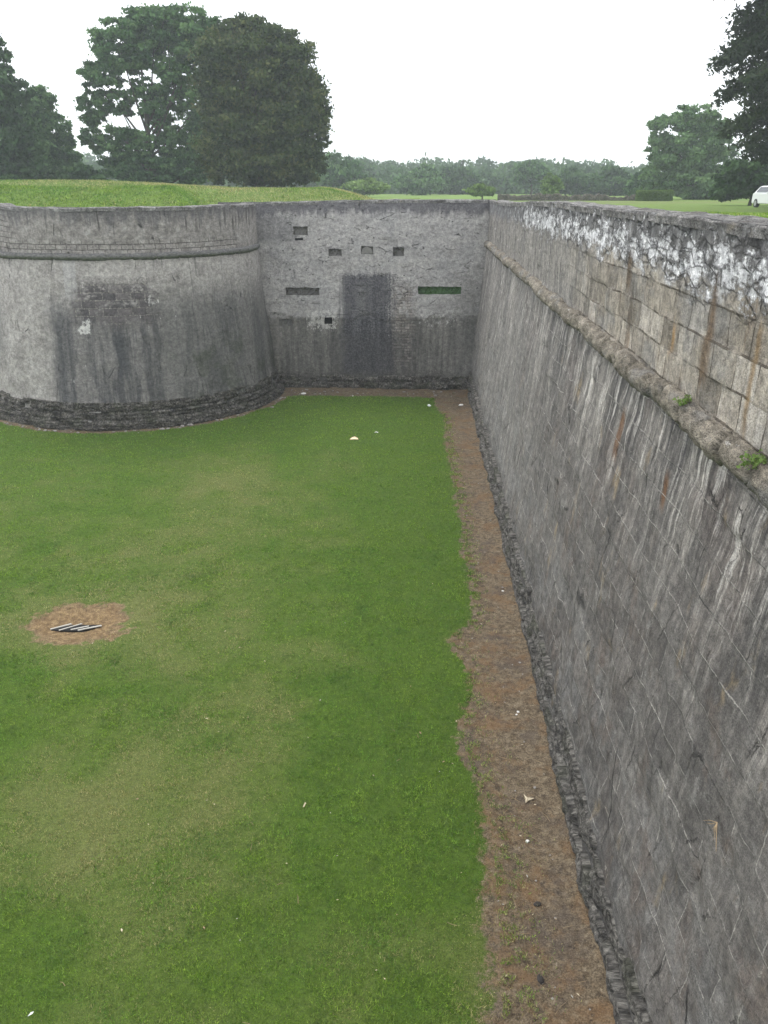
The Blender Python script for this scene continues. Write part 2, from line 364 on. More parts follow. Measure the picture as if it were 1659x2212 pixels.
def mat_endwall():
    t=NT('patched_curtain_render'); u,v=t.uv()      # u = world x
    wob=t.noise(t.vec(u,v),.9,3)-.5
    g,g2,pit=fine(t,u,v)
    s1=t.noise(t.vec(u*1.3+wob*.5,v*.2),1,5,.6); s2=t.noise(t.vec(u*5+wob*.6,v*.28,3.),1,5,.65); s3=t.noise(t.vec(u*15,v*.6,5.),1,4,.65)
    base=t.ramp(t.noise(t.vec(u*1.3,v*2.0,6.),1,7,.7),[(.3,(.25,.24,.23)),(.5,(.385,.37,.355)),(.7,(.49,.475,.45))])
    base=t.mix(t.sm(t.noise(t.vec(u*.6,v*.5,8.),1,4,.6),.45,.62)*.4,base,(.30,.30,.30))
    # render layers laid in lifts
    lift=t.noise(t.vec(u*.8,v*9,9.),1,5,.7); base=t.mix(t.sm(lift,.60,.68)*.4,base,(.10,.10,.10))
    # dark rim
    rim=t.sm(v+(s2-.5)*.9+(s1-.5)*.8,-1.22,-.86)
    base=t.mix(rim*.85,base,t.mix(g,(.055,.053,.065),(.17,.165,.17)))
    base=t.mix(t.box(u+wob*.4,v+(g-.5)*.6,-7.6,-5.6,-2.3,-1.1,.25,.15)*.5,base,(.12,.12,.125))
    lf=t.sm(t.noise(t.vec(u*5.5,v*5.5,11.),1,6,.72)+t.box(u,v,-6.6,-4.9,-1.5,-.95,.3,.2)*.1,.635,.68)*t.sm(v,-2.,-1.1)
    base=t.mix(lf*.5,base,(.5,.5,.48))
    # central dark slab and the lower zone
    lo=1-t.sm(v+(t.noise(t.vec(u*2.2,v*2.,13.),1,5,.7)-.5)*.9,-5.85,-5.55)
    lc=t.mix(t.sm(s1*.5+s2*.5,.4,.6),(.075,.073,.064),(.21,.20,.178)); lc=t.mix(t.sm(s3*.5+s2*.5,.56,.66)*.5,lc,(.36,.35,.33))
    base=t.mix(lo*.9,base,lc)
    cm=t.box(u+(g-.5)*.7+wob*.5+(s2-.5)*1.3,v+(g-.5)*.35+(s2-.5)*.5,-3.62,-1.22,-8.5,-3.75,.22,.14)
    cv=t.sm(v,-8.5,-4.)
    cc=t.mix(t.sm(g*.5+s2*.5,.36,.64),(.035,.035,.042),(.135,.132,.14))
    cc=t.mix(t.box(u+wob*.8,v,-2.9,-2.4,-5.6,-4.2,.3,.4)*.5,cc,(.19,.185,.18))
    base=t.mix(cm*(.78+s2*.3).clamp(),base,cc)
    # broken pale brickwork beside the slab
    bc,bf=t.brick(t.vec(u+wob*.08,v+wob*.05),.26,.13,.012,.3)
    bm=t.box(u+(s2-.5)*.8,v+(g-.5)*.8,-1.2,-.25,-8.1,-4.2,.2,.5)*t.sm(t.noise(t.vec(u*2.5,v*2.5,17.),1,4,.6),.40,.52)
    bcol=t.mix(bc,(.17,.15,.13),(.40,.36,.33)); base=t.mix(bm*.75,base,t.mix(bf,bcol,(.07,.065,.06)))
    base=t.mix(cm*bf*t.sm(t.noise(t.vec(u*2,v*2,19.),1,3),.5,.6)*.3,base,(.25,.24,.23))
    dk=t.box(u+wob,v+(g-.5),-4.3,-.2,-8.6,-6.4,.5,.4); base=t.mix(dk*.5,base,(.06,.058,.058))
    # white lime flashes under the breaks
    wh=t.sm(t.noise(t.vec(u*6.5,v*4,21.),1,7,.8)+t.box(u,v,-5.3,-3.8,-6.3,-5.35,.3,.15)*.17+t.box(u,v,-.1,1.9,-6.2,-5.2,.3,.2)*.09,.62,.66)
    wh=wh*t.box(u,v,-6.8,2.,-7.6,-5.1,.2,.2)*(1-cm)
    base=t.mix(wh*.6,base,(.60,.585,.55))
    spk=t.sm(t.noise(t.vec(u*9,v*7,22.),1,4,.7),.66,.70); base=t.mix(spk*.5,base,(.5,.49,.47))
    # damp foot
    ft=1-t.sm(v+(g-.5)*.6,-8.55,-8.05); base=t.mix(ft*.75,base,t.mix(g,(.045,.043,.038),(.14,.135,.12)))
    base=t.mix(t.sm(u,1.,2.3)*.55*(1-t.sm(v,-4.5,-3.)),base,t.mix(s2,(.10,.10,.093),(.2,.195,.18)))
    # crack net + holes
    cr=t.voro(t.vec(u*.8+g*.15+wob*.3,v*3.+g*.3),1.,'DISTANCE_TO_EDGE')
    crm=(1-t.sm(cr,0,.022))*t.sm(t.noise(t.vec(u*2.1,v*2.1,51.),1,3),.55,.62)*t.sm(v,-6.2,-5.4)
    hl=(1-t.sm(t.voro(t.vec(u*2.2,v*3.3,0.),1.),.05,.10))*t.sm(v,-6.4,-5.6)
    base=t.mix(crm*.8,base,(.035,.035,.035)); base=t.mix(hl*.8,base,(.03,.03,.03))
    base=t.mix((1-t.sm(g,.1,.28))*.5,base,(.07,.07,.07))
    base=speck(t,base,g,g2,pit,.5)
    h=g*1.+g2*.6-crm*2-hl*2.+lift*.5-bf*bm
    return t.out(base,.94,h,.9,.035)
def mat_rubble(name,lo,hi,wht=.5):
    t=NT(name); u,v=t.uv(); p=t.vec(u,v); g,g2,pit=fine(t,u,v)
    n=t.noise(t.vec(u*2.2,v*4.),1,6,.7)
    base=t.ramp(n*.6+g*.4,[(.32,tuple(x*.35 for x in lo)),(.46,lo),(.58,hi),(.75,tuple(min(.6,x*1.7) for x in hi))])
    cell=t.voro(t.vec(u*3.2+g*.4,v*6.5+g*.4),1.,'DISTANCE_TO_EDGE'); ck=1-t.sm(cell,.0,.08)
    base=t.mix(ck*.55,base,(.018,.018,.017))
    w=t.sm(t.noise(t.vec(u*4,v*7,3.),1,6,.75),.60,.66); base=t.mix(w*wht,base,(.48,.47,.45))
    base=t.mix(t.sm(t.noise(p,1.4,4),.52,.64)*.35,base,(.07,.08,.045))
    base=speck(t,base,g,g2,pit,.65)
    return t.out(base,.95,g+g2*.6+w*.4-ck*.8,1.,.05)
def mat_cordon(nm='weathered_cordon_stone',grey=0.):
    t=NT(nm); u,v=t.uv(); g,g2,pit=fine(t,u,v)
    seg=t.noise(t.vec(u*1.4,.5),1,1); n=t.noise(t.vec(u*2.5,v*4),1,6,.7)
    base=t.ramp(n*.65+seg*.35,[(.30,(.07,.062,.05)),(.46,(.18,.16,.128)),(.6,(.28,.25,.205)),(.78,(.40,.37,.32))])
    base=t.mix(t.sm(t.noise(t.vec(u*.9,v,6.),1,4),.52,.62)*.6,base,(.20,.20,.195))
    # v: 0 top of the roll, 1 underside; dark greenish shade is painted underneath, lichen on top
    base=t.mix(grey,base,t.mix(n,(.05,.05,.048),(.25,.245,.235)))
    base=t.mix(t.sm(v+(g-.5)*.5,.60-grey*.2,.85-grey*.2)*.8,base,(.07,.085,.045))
    base=t.mix(t.sm(t.noise(t.vec(u*6,v*6,3.),1,6,.7),.60,.67)*(1-t.sm(v,.4,.7))*.55,base,(.47,.46,.44))
    base=t.mix((1-t.sm(g2,.3,.44))*.6,base,(.04,.038,.035))
    base=speck(t,base,g,g2,pit,.7)
    return t.out(base,.93,g+g2*.5,.9,.03)
def mat_coping():
    t=NT('grey_coping_stone'); u,v=t.uv(); g,g2,pit=fine(t,u,v)
    n=t.noise(t.vec(u*1.2,v*2.5),1,7,.72)
    base=t.ramp(n,[(.32,(.11,.105,.10)),(.5,(.25,.243,.235)),(.66,(.38,.37,.36))])
    base=t.mix(t.sm(t.noise(t.vec(u*5,v*5,4.),1,6,.72),.585,.64)*.6,base,(.5,.49,.49))
    base=t.mix(t.sm(t.noise(t.vec(u*2,v*2,8.),1,5,.6),.56,.66)*.5,base,(.17,.14,.085))
    base=t.mix((1-t.sm(g2,.3,.45))*.7,base,(.035,.033,.03))
    base=speck(t,base,g,g2,pit,.8)
    return t.out(base,.95,g+g2*.7,1.,.04)
def mat_ground(name,upper=False):
    t=NT(name); P=t.pos(); x,y,z=t.sep(P)
    soil=t.attr('soil'); dry=t.attr('dry')
    n1=t.noise(P,1.2,5,.6); n2=((t.noise(P,9,5,.7)-.5)*1.4+.5).clamp(); n3=((t.noise(P,42,4,.75)-.5)*2.+.5).clamp()
    if upper:
        g=t.mix(n1,(.10,.175,.032),(.17,.275,.055)); g=t.mix(t.sm(n2,.45,.62)*.5,g,(.21,.29,.075)); g=t.mix(t.sm(t.noise(P,3.2,6,.75),.50,.60)*.5,g,(.065,.11,.025)); g=t.mix(dry,g,t.mix(n2,(.105,.13,.042),(.19,.19,.08)))
        g=t.mix((1-t.sm(n3,.3,.5))*.45,g,(.04,.07,.015))
    else:
        g=t.mix(n2,(.030,.065,.008),(.115,.185,.026)); g=t.mix(dry*.6,g,t.mix(n2,(.11,.105,.04),(.26,.24,.11)))
        g=t.mix((1-t.sm(n3,.35,.5))*.5,g,(.02,.03,.01))
    # bare earth: brown with rust and purple-black drifts
    sc=t.ramp(n2*.55+n3*.45,[(.28,(.035,.027,.02)),(.46,(.115,.088,.058)),(.6,(.20,.158,.105)),(.8,(.36,.31,.23))])
    sc=t.mix(t.sm(t.noise(P,1.7,6,.7),.47,.64)*.62,sc,t.mix(n3,(.085,.050,.026),(.25,.15,.075)))
    sc=t.mix(t.sm(t.noise(t.vec(x*1.3,y*1.1,5.),1,6,.7),.50,.64)*.6,sc,t.mix(n3,(.040,.032,.028),(.14,.115,.095)))
    sc=t.mix(t.sm(t.noise(P,2.6,6,.8)+t.box(x,y,.7,1.5,0,15,.3)*.08,.54,.68)*.42,sc,t.mix(n3,(.13,.08,.04),(.27,.165,.08))); sc=t.mix(t.sm(t.noise(P,5,6,.8),.56,.64)*.6,sc,(.035,.027,.024))
    sc=t.mix(t.sm(t.noise(P,90,2,.6),.66,.72)*.6,sc,(.42,.38,.33))
    # straw colour round the drain
    m=t.sm(soil+(n2-.5)*.45+(n3-.5)*.3,.40,.60)
    sc=t.mix(t.attr('straw'),sc,t.ramp(n2*.6+n3*.4,[(.2,(.045,.03,.018)),(.45,(.16,.105,.055)),(.62,(.30,.21,.105)),(.85,(.46,.36,.22))]))
    col=t.mix(m,g,sc)
    h=n2*.6+n3*.5
    return t.out(col,.96,h,.8,.03,.1)
def mat_blade():
    t=NT('grass_blade'); P=t.pos(); r=t.attr('rnd'); dry=t.attr('dry')
    n=t.noise(P,.55,4,.6); n2=t.noise(P,3.,4,.65)
    g=t.ramp(r,[(0,(.070,.145,.012)),(.5,(.165,.29,.030)),(1,(.30,.44,.065))])
    g=t.mix(t.sm(n,.40,.62)*.55,g,t.mix(r,(.055,.155,.022),(.12,.30,.05)))
    g=t.mix(t.sm(n2,.48,.64)*.4,g,(.22,.25,.075))
    n3=((t.noise(P,16,4,.7)-.5)*2.2+.5).clamp(); n4=t.noise(P,1.4,5,.7)
    g=t.mix(.75,g,t.mix(1.,g,t.ramp(n3,[(.08,(.12,.15,.14)),(.32,(.6,.66,.6)),(.5,(1,1,1)),(.85,(1.9,1.75,1.5))]),'MULTIPLY'))
    g=t.mix(t.sm(n4,.5,.62)*.5,g,(.05,.115,.03))
    g=t.mix(t.sm(((t.noise(P,5.5,5,.7)-.5)*1.6+.5),.52,.72)*.55,g,(.045,.085,.018))
    s=t.ramp(r,[(0,(.15,.145,.045)),(.5,(.33,.31,.11)),(1,(.56,.50,.24))])
    k=t.sm(dry+(r-.5)*.5+(t.noise(P,11,4,.7)-.5)*1.6,.42,.62)
    c=t.mix(k,g,s)
    return t.out(c,.7,None,spec=.25,transl=.25)
def mat_leaf(name,a,b,c=None,haze=0):
    t=NT(name); r=t.attr('tint')
    col=t.ramp(r,[(0,a),(.55,b),(1,c or tuple(x*1.6 for x in b))])
    return t.out(col,.75,None,spec=.15,transl=.22)
def mat_bark():
    t=NT('bark'); P=t.pos(); x,y,z=t.sep(P); n=t.noise(t.vec(x*6,y*6,z*1.2),1,6,.7)
    return t.out(t.ramp(n,[(.35,(.03,.026,.02)),(.6,(.095,.08,.065)),(.8,(.16,.14,.12))]),.95,n,1.,.05)

M=dict(scarp=mat_scarp(),par=mat_parapet(),bast=mat_bastion(),end=mat_endwall(),cord=mat_cordon(),cordg=mat_cordon('grey_cordon_stone',1.),cop=mat_coping(),
  plr=mat_rubble('rubble_footing',(.115,.108,.098),(.20,.19,.172),.3),plb=mat_rubble('eroded_tower_footing',(.075,.070,.060),(.18,.168,.148),.8),
  ditch=mat_ground('ditch_turf'),lawn=mat_ground('upper_turf',True),blade=mat_blade(),bark=mat_bark(),
  nich=plain('niche_stone',(.17,.165,.15),.95,var=.5,scale=12),moss=plain('mossy_niche',(.085,.165,.06),.95,var=.6,scale=14),
  white=plain('white_plastic',(.78,.79,.80),.5),stone=plain('pale_rubble_stone',(.27,.25,.225),.95,var=.5,scale=25),
  twig=plain('dry_twig',(.30,.22,.13),.9,var=.4),timber=plain('pale_weathered_slat',(.40,.385,.34),.85,var=.35,scale=30),
  dark=plain('hole_shade_black',(.006,.006,.006),.9),peach=plain('peach_paper',(.85,.62,.42),.7),straw=plain('dry_palm_leaf',(.55,.47,.33),.85,var=.3))  # near-black paints the shade inside the drain and putlog holes

# ------------------------------------------------------------------ wall geometry
XB,XT=2.48,3.08               # right wall face at the floor and from the cordon up
ZC=-2.40                      # cordon level
YE=39.05                      # curtain face
TC=(-13.0,37.4); RB,RT=6.35,5.72
def ztopR(y): return -.31-.21*ss(20,34,y)+.018*fbm(np.asarray(y)*.9,0,0,3,5)
def ztopE(x): return -.52-.10*ss(0,-8,-np.asarray(x)*-1)
def rough(u,v,a=.02,s=0): return a*(fbm(u*.6,v*.6,1.3,3,s)*1.2+fbm(u*3.1,v*3.1,2.7,4,s+9)*.6)
def surf(name,us,vs,fn,mat,parent,mask=None,flip=False,uvf=None):
    U,V=np.meshgrid(us,vs,indexing='ij'); P=fn(U,V)
    Fc=gridfaces(len(us),len(vs),mask)
    if flip: Fc=Fc[:,::-1]
    uv=np.stack([U.ravel(),V.ravel()],1) if uvf is None else uvf(U,V)
    return npmesh(name,P.reshape(-1,3),Fc,mat,parent,uv=uv)
def lines(segs):
    o=[]
    for a,b,st in segs: o+=list(np.arange(a,b-1e-6,st))
    o.append(segs[-1][1]); return np.array(o)

# ---- right wall
rw=empty('fortress_wall',(0,0,0)); tag(rw,'long battered stone wall on the right, streaked dark grey below its cordon, white lichen at its rim','wall')
usR=lines([(-4,4,.12),(4,16,.035),(16,YE+.3,.07)])
def fR(U,V,proud=0):
    x=XB+(XT-XB)*np.clip((V+9)/(ZC+9),0,1)
    row=np.floor((V+.02)/.43); col=np.floor(U/.95+.5*(row%2))
    blk=(_h(col,row,row*0,3)-.5)*.022
    d=rough(U,V,.055,2)+blk*1.4
    d=d+.05*np.clip(fbm(U*1.3,V*.9,4.,4,31)-.28,0,1)*-2
    # foot is more eroded
    d=d+.05*fbm(U*2,V*3,6.,3,12)*(1-ss(-8.2,-7,V))
    return np.stack([x-d,U,V],-1)
vs=lines([(-9.1,ZC+.02,.045)])
surf('scarp_face',usR,vs,fR,M['scarp'],rw)
def fRP(U,V):
    t=(V-ZC)/(2.1)                      # rows stretched so the last one follows the uneven rim
    Z=ZC+(V-ZC)*(ztopR(U)-ZC)/(-.31-ZC)
    row=np.floor((V+.06)/.36); col=np.floor(U/.62+.5*(row%2))
    blk=(_h(col,row,row*0,7)-.5)*.034*(1-ss(-1.2,-1.,V))
    d=rough(U,V,.03,5)+blk-.03*ss(-1.,-.4,V)*np.abs(fbm(U*2.5,V*2.5,0,3,8))
    hole=np.exp(-(((U-6.85)/.12)**4+((V+1.25)/.17)**4)); d=d-.20*hole*(1+.5*fbm(U*9,V*9,0,2,3))
    h2=np.exp(-(((U-10.15)/.05)**2+((V+.98)/.12)**4)); d=d-.10*h2
    return np.stack([XT+.03-d,U,Z],-1)
surf('parapet_face',usR,lines([(ZC-.02,-.31,.035)]),fRP,M['par'],rw)
def coping(name,path,nrm,zt,w,mat,parent,lip=.03,drop=.12,seed=0):
    """path (n,2), nrm (n,2) pointing outward to the ditch; w thickness inland"""
    prof=[(lip*.2,-drop-.08),(lip,-drop),(lip+.01,-drop*.5),(lip,-.02),(0,.0)]+[(-w*k,.012*math.sin(k*9)) for k in (.1,.2,.3,.4,.5,.6,.7,.8,.9,1.)]+[(-w-.02,-.12),(-w-.02,-.4)]
    s=np.concatenate([[0],np.cumsum(np.hypot(*np.diff(path,axis=0).T))])
    A=np.array([p[0] for p in prof]);B=np.array([p[1] for p in prof])
    Sg,_=np.meshgrid(s,A,indexing='ij'); L=np.cumsum(np.r_[0,np.hypot(np.diff(A),np.diff(B))]); Lg=np.tile(L,(len(s),1))
    n=fbm(Sg*3,Lg*5,seed,4,seed+3)*.035; n2=fbm(Sg*1.1,Lg*1.5,seed,3,seed+8)*.03
    edge=1-ss(.25,.6,Lg)
    P=np.zeros(Sg.shape+(3,)); 
    off=A[None,:]+n*(.5+edge)+n2*edge
    P[...,0]=path[:,0][:,None]+nrm[:,0][:,None]*off; P[...,1]=path[:,1][:,None]+nrm[:,1][:,None]*off
    P[...,2]=zt[:,None]+B[None,:]-.012+n*.7+n2*.35
    return npmesh(name,P.reshape(-1,3),gridfaces(len(s),len(A)),mat,parent,uv=np.stack([Sg.ravel(),Lg.ravel()],1))
ys=lines([(-4,16,.05),(16,YE-.02,.1)])
coping('coping',np.stack([0*ys+XT+.03,ys],1),np.stack([0*ys-1,0*ys],1),ztopR(ys),.66,M['cop'],rw,lip=.012,drop=.035,seed=1)
def cordon(name,path,nrm,z,r,mat,parent,seg=.8,seed=0,er=1.):
    """half-round stone roll, cut into stones"""
    s=np.concatenate([[0],np.cumsum(np.hypot(*np.diff(path,axis=0).T))])
    th=np.linspace(-.5,1.5,19)*math.pi*.62
    th=np.linspace(math.pi*.62,-math.pi*.62,19)
    Sg,T=np.meshgrid(s,th,indexing='ij'); 
    ph=Sg/seg+.35*vn(Sg*.35,0,0,seed+2)
    cell=np.floor(ph); fr=ph-cell; dj=np.minimum(fr,1-fr)*seg
    rad=r*(1+.13*er*(_h(cell,cell*0,cell*0,seed)-.5))-.075*er*np.exp(-(dj/.03)**2)*(.5+_h(cell,cell*0+1,cell*0,seed))
    rad=rad+.035*er*fbm(Sg*5.3,T*1.9,seed,5,seed+4,.6)+.016*er*fbm(Sg*1.2,T*.8,seed,3,seed+6)
    # broken stones
    brk=ss(.55,.8,_h(np.floor(ph*2.7),cell*0,cell*0,seed+11))*np.clip(fbm(Sg*5,T*1.7,3,3,seed+12),0,1)*.10*er; rad=rad-brk
    zz=z+.03*er*vn(Sg*.8,0,0,seed+21)
    P=np.zeros(Sg.shape+(3,)); off=np.cos(T)*rad*.95
    P[...,0]=path[:,0][:,None]+nrm[:,0][:,None]*off; P[...,1]=path[:,1][:,None]+nrm[:,1][:,None]*off; P[...,2]=zz+np.sin(T)*rad
    V=(math.pi*.62-T)/(math.pi*1.24)
    return npmesh(name,P.reshape(-1,3),gridfaces(len(s),len(th)),mat,parent,uv=np.stack([Sg.ravel(),V.ravel()],1))
ys=lines([(-4,16,.03),(16,YE+.02,.06)])
cordon('cordon',np.stack([0*ys+XT+.01,ys],1),np.stack([0*ys-1,0*ys],1),ZC,.165,M['cord'],rw,seg=.78,seed=4,er=1.15)
# footing of the right wall: two rough courses stepping out
def footing(name,path,nrm,mat,parent,prof,seed,rowh=.2,bl=.45,k=1.):
    s=np.concatenate([[0],np.cumsum(np.hypot(*np.diff(path,axis=0).T))])
    # resample profile
    pr_=np.array(prof); L=np.r_[0,np.cumsum(np.hypot(*np.diff(pr_,axis=0).T))]; l=np.arange(0,L[-1],.045)
    A=np.interp(l,L,pr_[:,0]);B=np.interp(l,L,pr_[:,1])
    Sg,Lg=np.meshgrid(s,l,indexing='ij')
    row=np.floor(Lg/rowh); ph=Sg/(bl*(.8+.5*_h(row,row*0,row*0,seed)))+row*.37+.3*vn(Sg*.7,row,0,seed); cell=np.floor(ph)
    hb=_h(cell,row,row*0,seed+1)
    d=(hb-.5)*.10*k+fbm(Sg*5,Lg*8,seed,4,seed+2,.6)*.06+fbm(Sg*.8,Lg*1.,seed,3,seed+3)*.12*k
    ge=np.minimum(np.minimum(ph-cell,1-(ph-cell))*.4,np.minimum(Lg/rowh-row,1-(Lg/rowh-row))*rowh); d=d-.05*np.exp(-(ge/.02)**2)
    lose=ss(.86,.93,_h(cell,row,row*0+4,seed+7))*.16; d=d-lose
    P=np.zeros(Sg.shape+(3,)); off=A[None,:]+d*np.clip(Lg/.1+.4,0,1)
    P[...,0]=path[:,0][:,None]+nrm[:,0][:,None]*off; P[...,1]=path[:,1][:,None]+nrm[:,1][:,None]*off; P[...,2]=B[None,:]+d*.25
    return npmesh(name,P.reshape(-1,3),gridfaces(len(s),len(l)),mat,parent,uv=np.stack([Sg.ravel(),B[None,:].repeat(len(s),0).ravel()],1))
ys=lines([(-4,18,.045),(18,YE-.1,.08)])
footing('footing',np.stack([0*ys+XB,ys],1),np.stack([0*ys-1,0*ys],1),M['plr'],rw,[(-.22,-8.15),(.02,-8.25),(.04,-8.62),(.10,-8.66),(.13,-9.2)],3,.17,.7,.5)

# ---- end curtain
ew=empty('curtain_wall',(0,0,0)); tag(ew,'grey rendered end wall across the ditch, with square niches and a dark central stain','wall')
def zt_end(x): return -.50-.12*ss(-1,-8,x)+.01*fbm(np.asarray(x)*1.2,0,0,3,44)
def fEy(v): return YE-.32*np.clip((-3.5-np.asarray(v,float))/5.5,0,1)
holes={}
def hole(nm,u0,u1,v0,v1,depth,mat):
    a=at(u0,v1,YE);b=at(u1,v0,YE); return (nm,a[0],b[0],a[1],b[1],depth,mat)
HL=[hole('slot_recess',618,690,621,637,.30,'nich'),hole('mossy_slot_recess',903,996,619,635,.35,'moss'),
    hole('square_niche',710,738,538,553,.22,'nich'),hole('arched_niche',780,806,532,549,.12,'nich'),hole('square_niche',849,873,534,553,.26,'nich'),
    hole('broken_socket',634,664,488,508,.20,'nich'),hole('small_putlog_hole',637,655,514,519,.15,'dark'),hole('broken_socket',604,630,689,703,.15,'nich'),
    hole('small_putlog_hole',702,718,685,699,.18,'dark')]
us=lines([(-9.2,XT+.3,.045)]); vs_=lines([(-9.1,-.5,.045)])
def snap(arr,vals):
    arr=arr.copy()
    for x in vals: arr[np.argmin(abs(arr-x))]=x
    return arr
us=snap(us,[h[1] for h in HL]+[h[2] for h in HL]); vs_=snap(vs_,[h[3] for h in HL]+[h[4] for h in HL])
uc=(us[1:]+us[:-1])/2; vc=(vs_[1:]+vs_[:-1])/2; UCg,VCg=np.meshgrid(uc,vc,indexing='ij'); msk=np.ones(UCg.shape,bool)
for h in HL: msk&=~((UCg>h[1])&(UCg<h[2])&(VCg>h[3])&(VCg<h[4]))
def fE(U,V):
    Z=np.where(V>-2.,-2.+(V+2.)*(zt_end(U)+2.)/1.5,V)
    d=rough(U,V,.035,41)+.03*np.clip(fbm(U*1.5,V*2.5,0,4,46)-.2,-.2,1)
    d=d-.04*(1-ss(-5.8,-5.6,V+.3*fbm(U*1.2,0,0,3,47)))
    jx=.022*fbm(U*6,V*6,0,2,48);jz=.022*fbm(U*6,V*6,5,2,49)
    return np.stack([U+jx,fEy(V)-d,Z+jz*(V<-.7)],-1)
surf('wall_face',us,vs_,fE,M['end'],ew,mask=msk)
for (nm,x0,x1,z0,z1,dp,mt) in HL:
    y0=float(fEy((z0+z1)/2))+.035; e=.03; x0-=e;x1+=e;z0-=e;z1+=e; y1=y0+dp
    n=8; b=MB()
    # five-sided liner with an uneven back
    nx=max(3,int((x1-x0)/.08)); nz=max(3,int((z1-z0)/.08)); bb=len(b.v)
    for i in range(nx+1):
        for j in range(nz+1):
            edge=i in(0,nx) or j in (0,nz)
            b.v.append((x0+(x1-x0)*i/nx,y1+(0 if edge else random.uniform(-.06,.03)),z0+(z1-z0)*j/nz))
    for i in range(nx):
        for j in range(nz): a_=bb+i*(nz+1)+j; b.f.append([a_,a_+nz+1,a_+nz+2,a_+1])
    q=len(b.v); b.v+= [(x0,y0,z0),(x1,y0,z0),(x1,y0,z1),(x0,y0,z1),(x0,y1,z0),(x1,y1,z0),(x1,y1,z1),(x0,y1,z1)]
    for k in range(4): b.f.append([q+k,q+(k+1)%4,q+4+(k+1)%4,q+4+k])
    b.build(nm,M[mt],ew)
    if nm=='arched_niche':
        c=MB(); pts=[(math.cos(a)*(x1-x0)*.42+(x0+x1)/2,z0+.06+math.sin(a)*(z1-z0)*.75) for a in np.linspace(0,math.pi,9)]
        c.prism(pts,(1,0,0),(0,0,1),((0,y0-.06,0),(0,y1,0))); c.build('niche_block',M['nich'],ew)
# proud stone ledge under the left socket
xs=np.arange(-8.1,XT+.0,.08)
coping('coping',np.stack([xs,0*xs+YE],1),np.stack([0*xs,0*xs-1],1),zt_end(xs),.6,M['cop'],ew,lip=.02,drop=.06,seed=5)
xs=np.arange(-7.0,2.9,.05)
footing('footing',np.stack([xs,0*xs+YE-.30],1),np.stack([0*xs,0*xs-1],1),M['plb'],ew,[(-.12,-8.42),(.03,-8.48),(.08,-8.75),(.20,-8.8),(.25,-9.15)],21)

# ---- round bastion
rb=empty('round_bastion',(0,0,0)); tag(rb,'pale rounded stone bastion on the left with a thin cordon and an eroded dark footing','bastion')
# path: angle round the tower; arc from the curtain (a=+80deg) to the left, then straight on
A0,A1=R(101),R(-62)
def tower(s,r):
    """s = arc length measured at radius RT from the nearest point; returns xy, normal"""
    s=np.asarray(s,float); a=np.clip(s/RT,A1,A0)      # a=0 nearest, + towards curtain
    nx=np.sin(a);ny=-np.cos(a); x=TC[0]+nx*r; y=TC[1]+ny*r
    ex=np.minimum(s-A1*RT,0)                            # straight run beyond the arc
    x=x+np.cos(A1)*ex; y=y+np.sin(A1)*ex
    return x,y,nx,ny
sB=lines([(-16,A0*RT,.05)])
def zt_t(s): return -.64+.02*fbm(np.asarray(s)*.8,0,0,3,61)-.05*ss(-4.2,-2.,s)*(1-ss(2,7,s))+.06*ss(-3.,-3.6,s)
def fB(U,V):
    r=RT+(RB-RT)*np.clip((ZC-V)/(9+ZC),0,1)**1.0
    Z=np.where(V>ZC,ZC+(V-ZC)*(zt_t(U)-ZC)/(-.62-ZC),V)
    d=rough(U,V,.045,62)+.03*fbm(U*.5,V*.5,0,2,64)-.02*(V>ZC)
    x,y,nx,ny=tower(U,r); return np.stack([x+nx*d,y+ny*d,Z],-1)
surf('wall_face',sB,lines([(-9.1,-.62,.045)]),fB,M['bast'],rb)
x,y,nx,ny=tower(sB,RT); coping('coping',np.stack([x,y],1),np.stack([nx,ny],1),zt_t(sB),.6,M['cop'],rb,lip=.02,drop=.05,seed=9)
cordon('cordon',np.stack([x,y],1),np.stack([nx,ny],1),ZC-.06,.125,M['cordg'],rb,seg=.9,seed=14,er=.6)
x,y,nx,ny=tower(sB,RB); footing('footing',np.stack([x,y],1),np.stack([nx,ny],1),M['plb'],rb,[(-.28,-7.95),(-.02,-8.0),(.05,-8.2),(.03,-8.35),(.12,-8.42),(.14,-8.65),(.30,-8.75),(.38,-9.15)],33,.16)
# dead stump of a shrub on the rim
tx,ty,_,_=tower(np.array([-4.55]),RT-.1); sp=empty('dead_shrub',(float(tx[0]),float(ty[0]),-.62)); tag(sp,'small dead shrub stump standing on the rim of the round bastion','shrub')
b=MB()
for k in range(9):
    a=random.uniform(0,6.28);l=random.uniform(.12,.36); b.tube([(0,0,-.05),(math.cos(a)*l*.3,math.sin(a)*l*.3,l*.5),(math.cos(a)*l*.8,math.sin(a)*l*.8,l*.85)],[.02,.012,.004],5)
b.build('stem',M['bark'],sp)

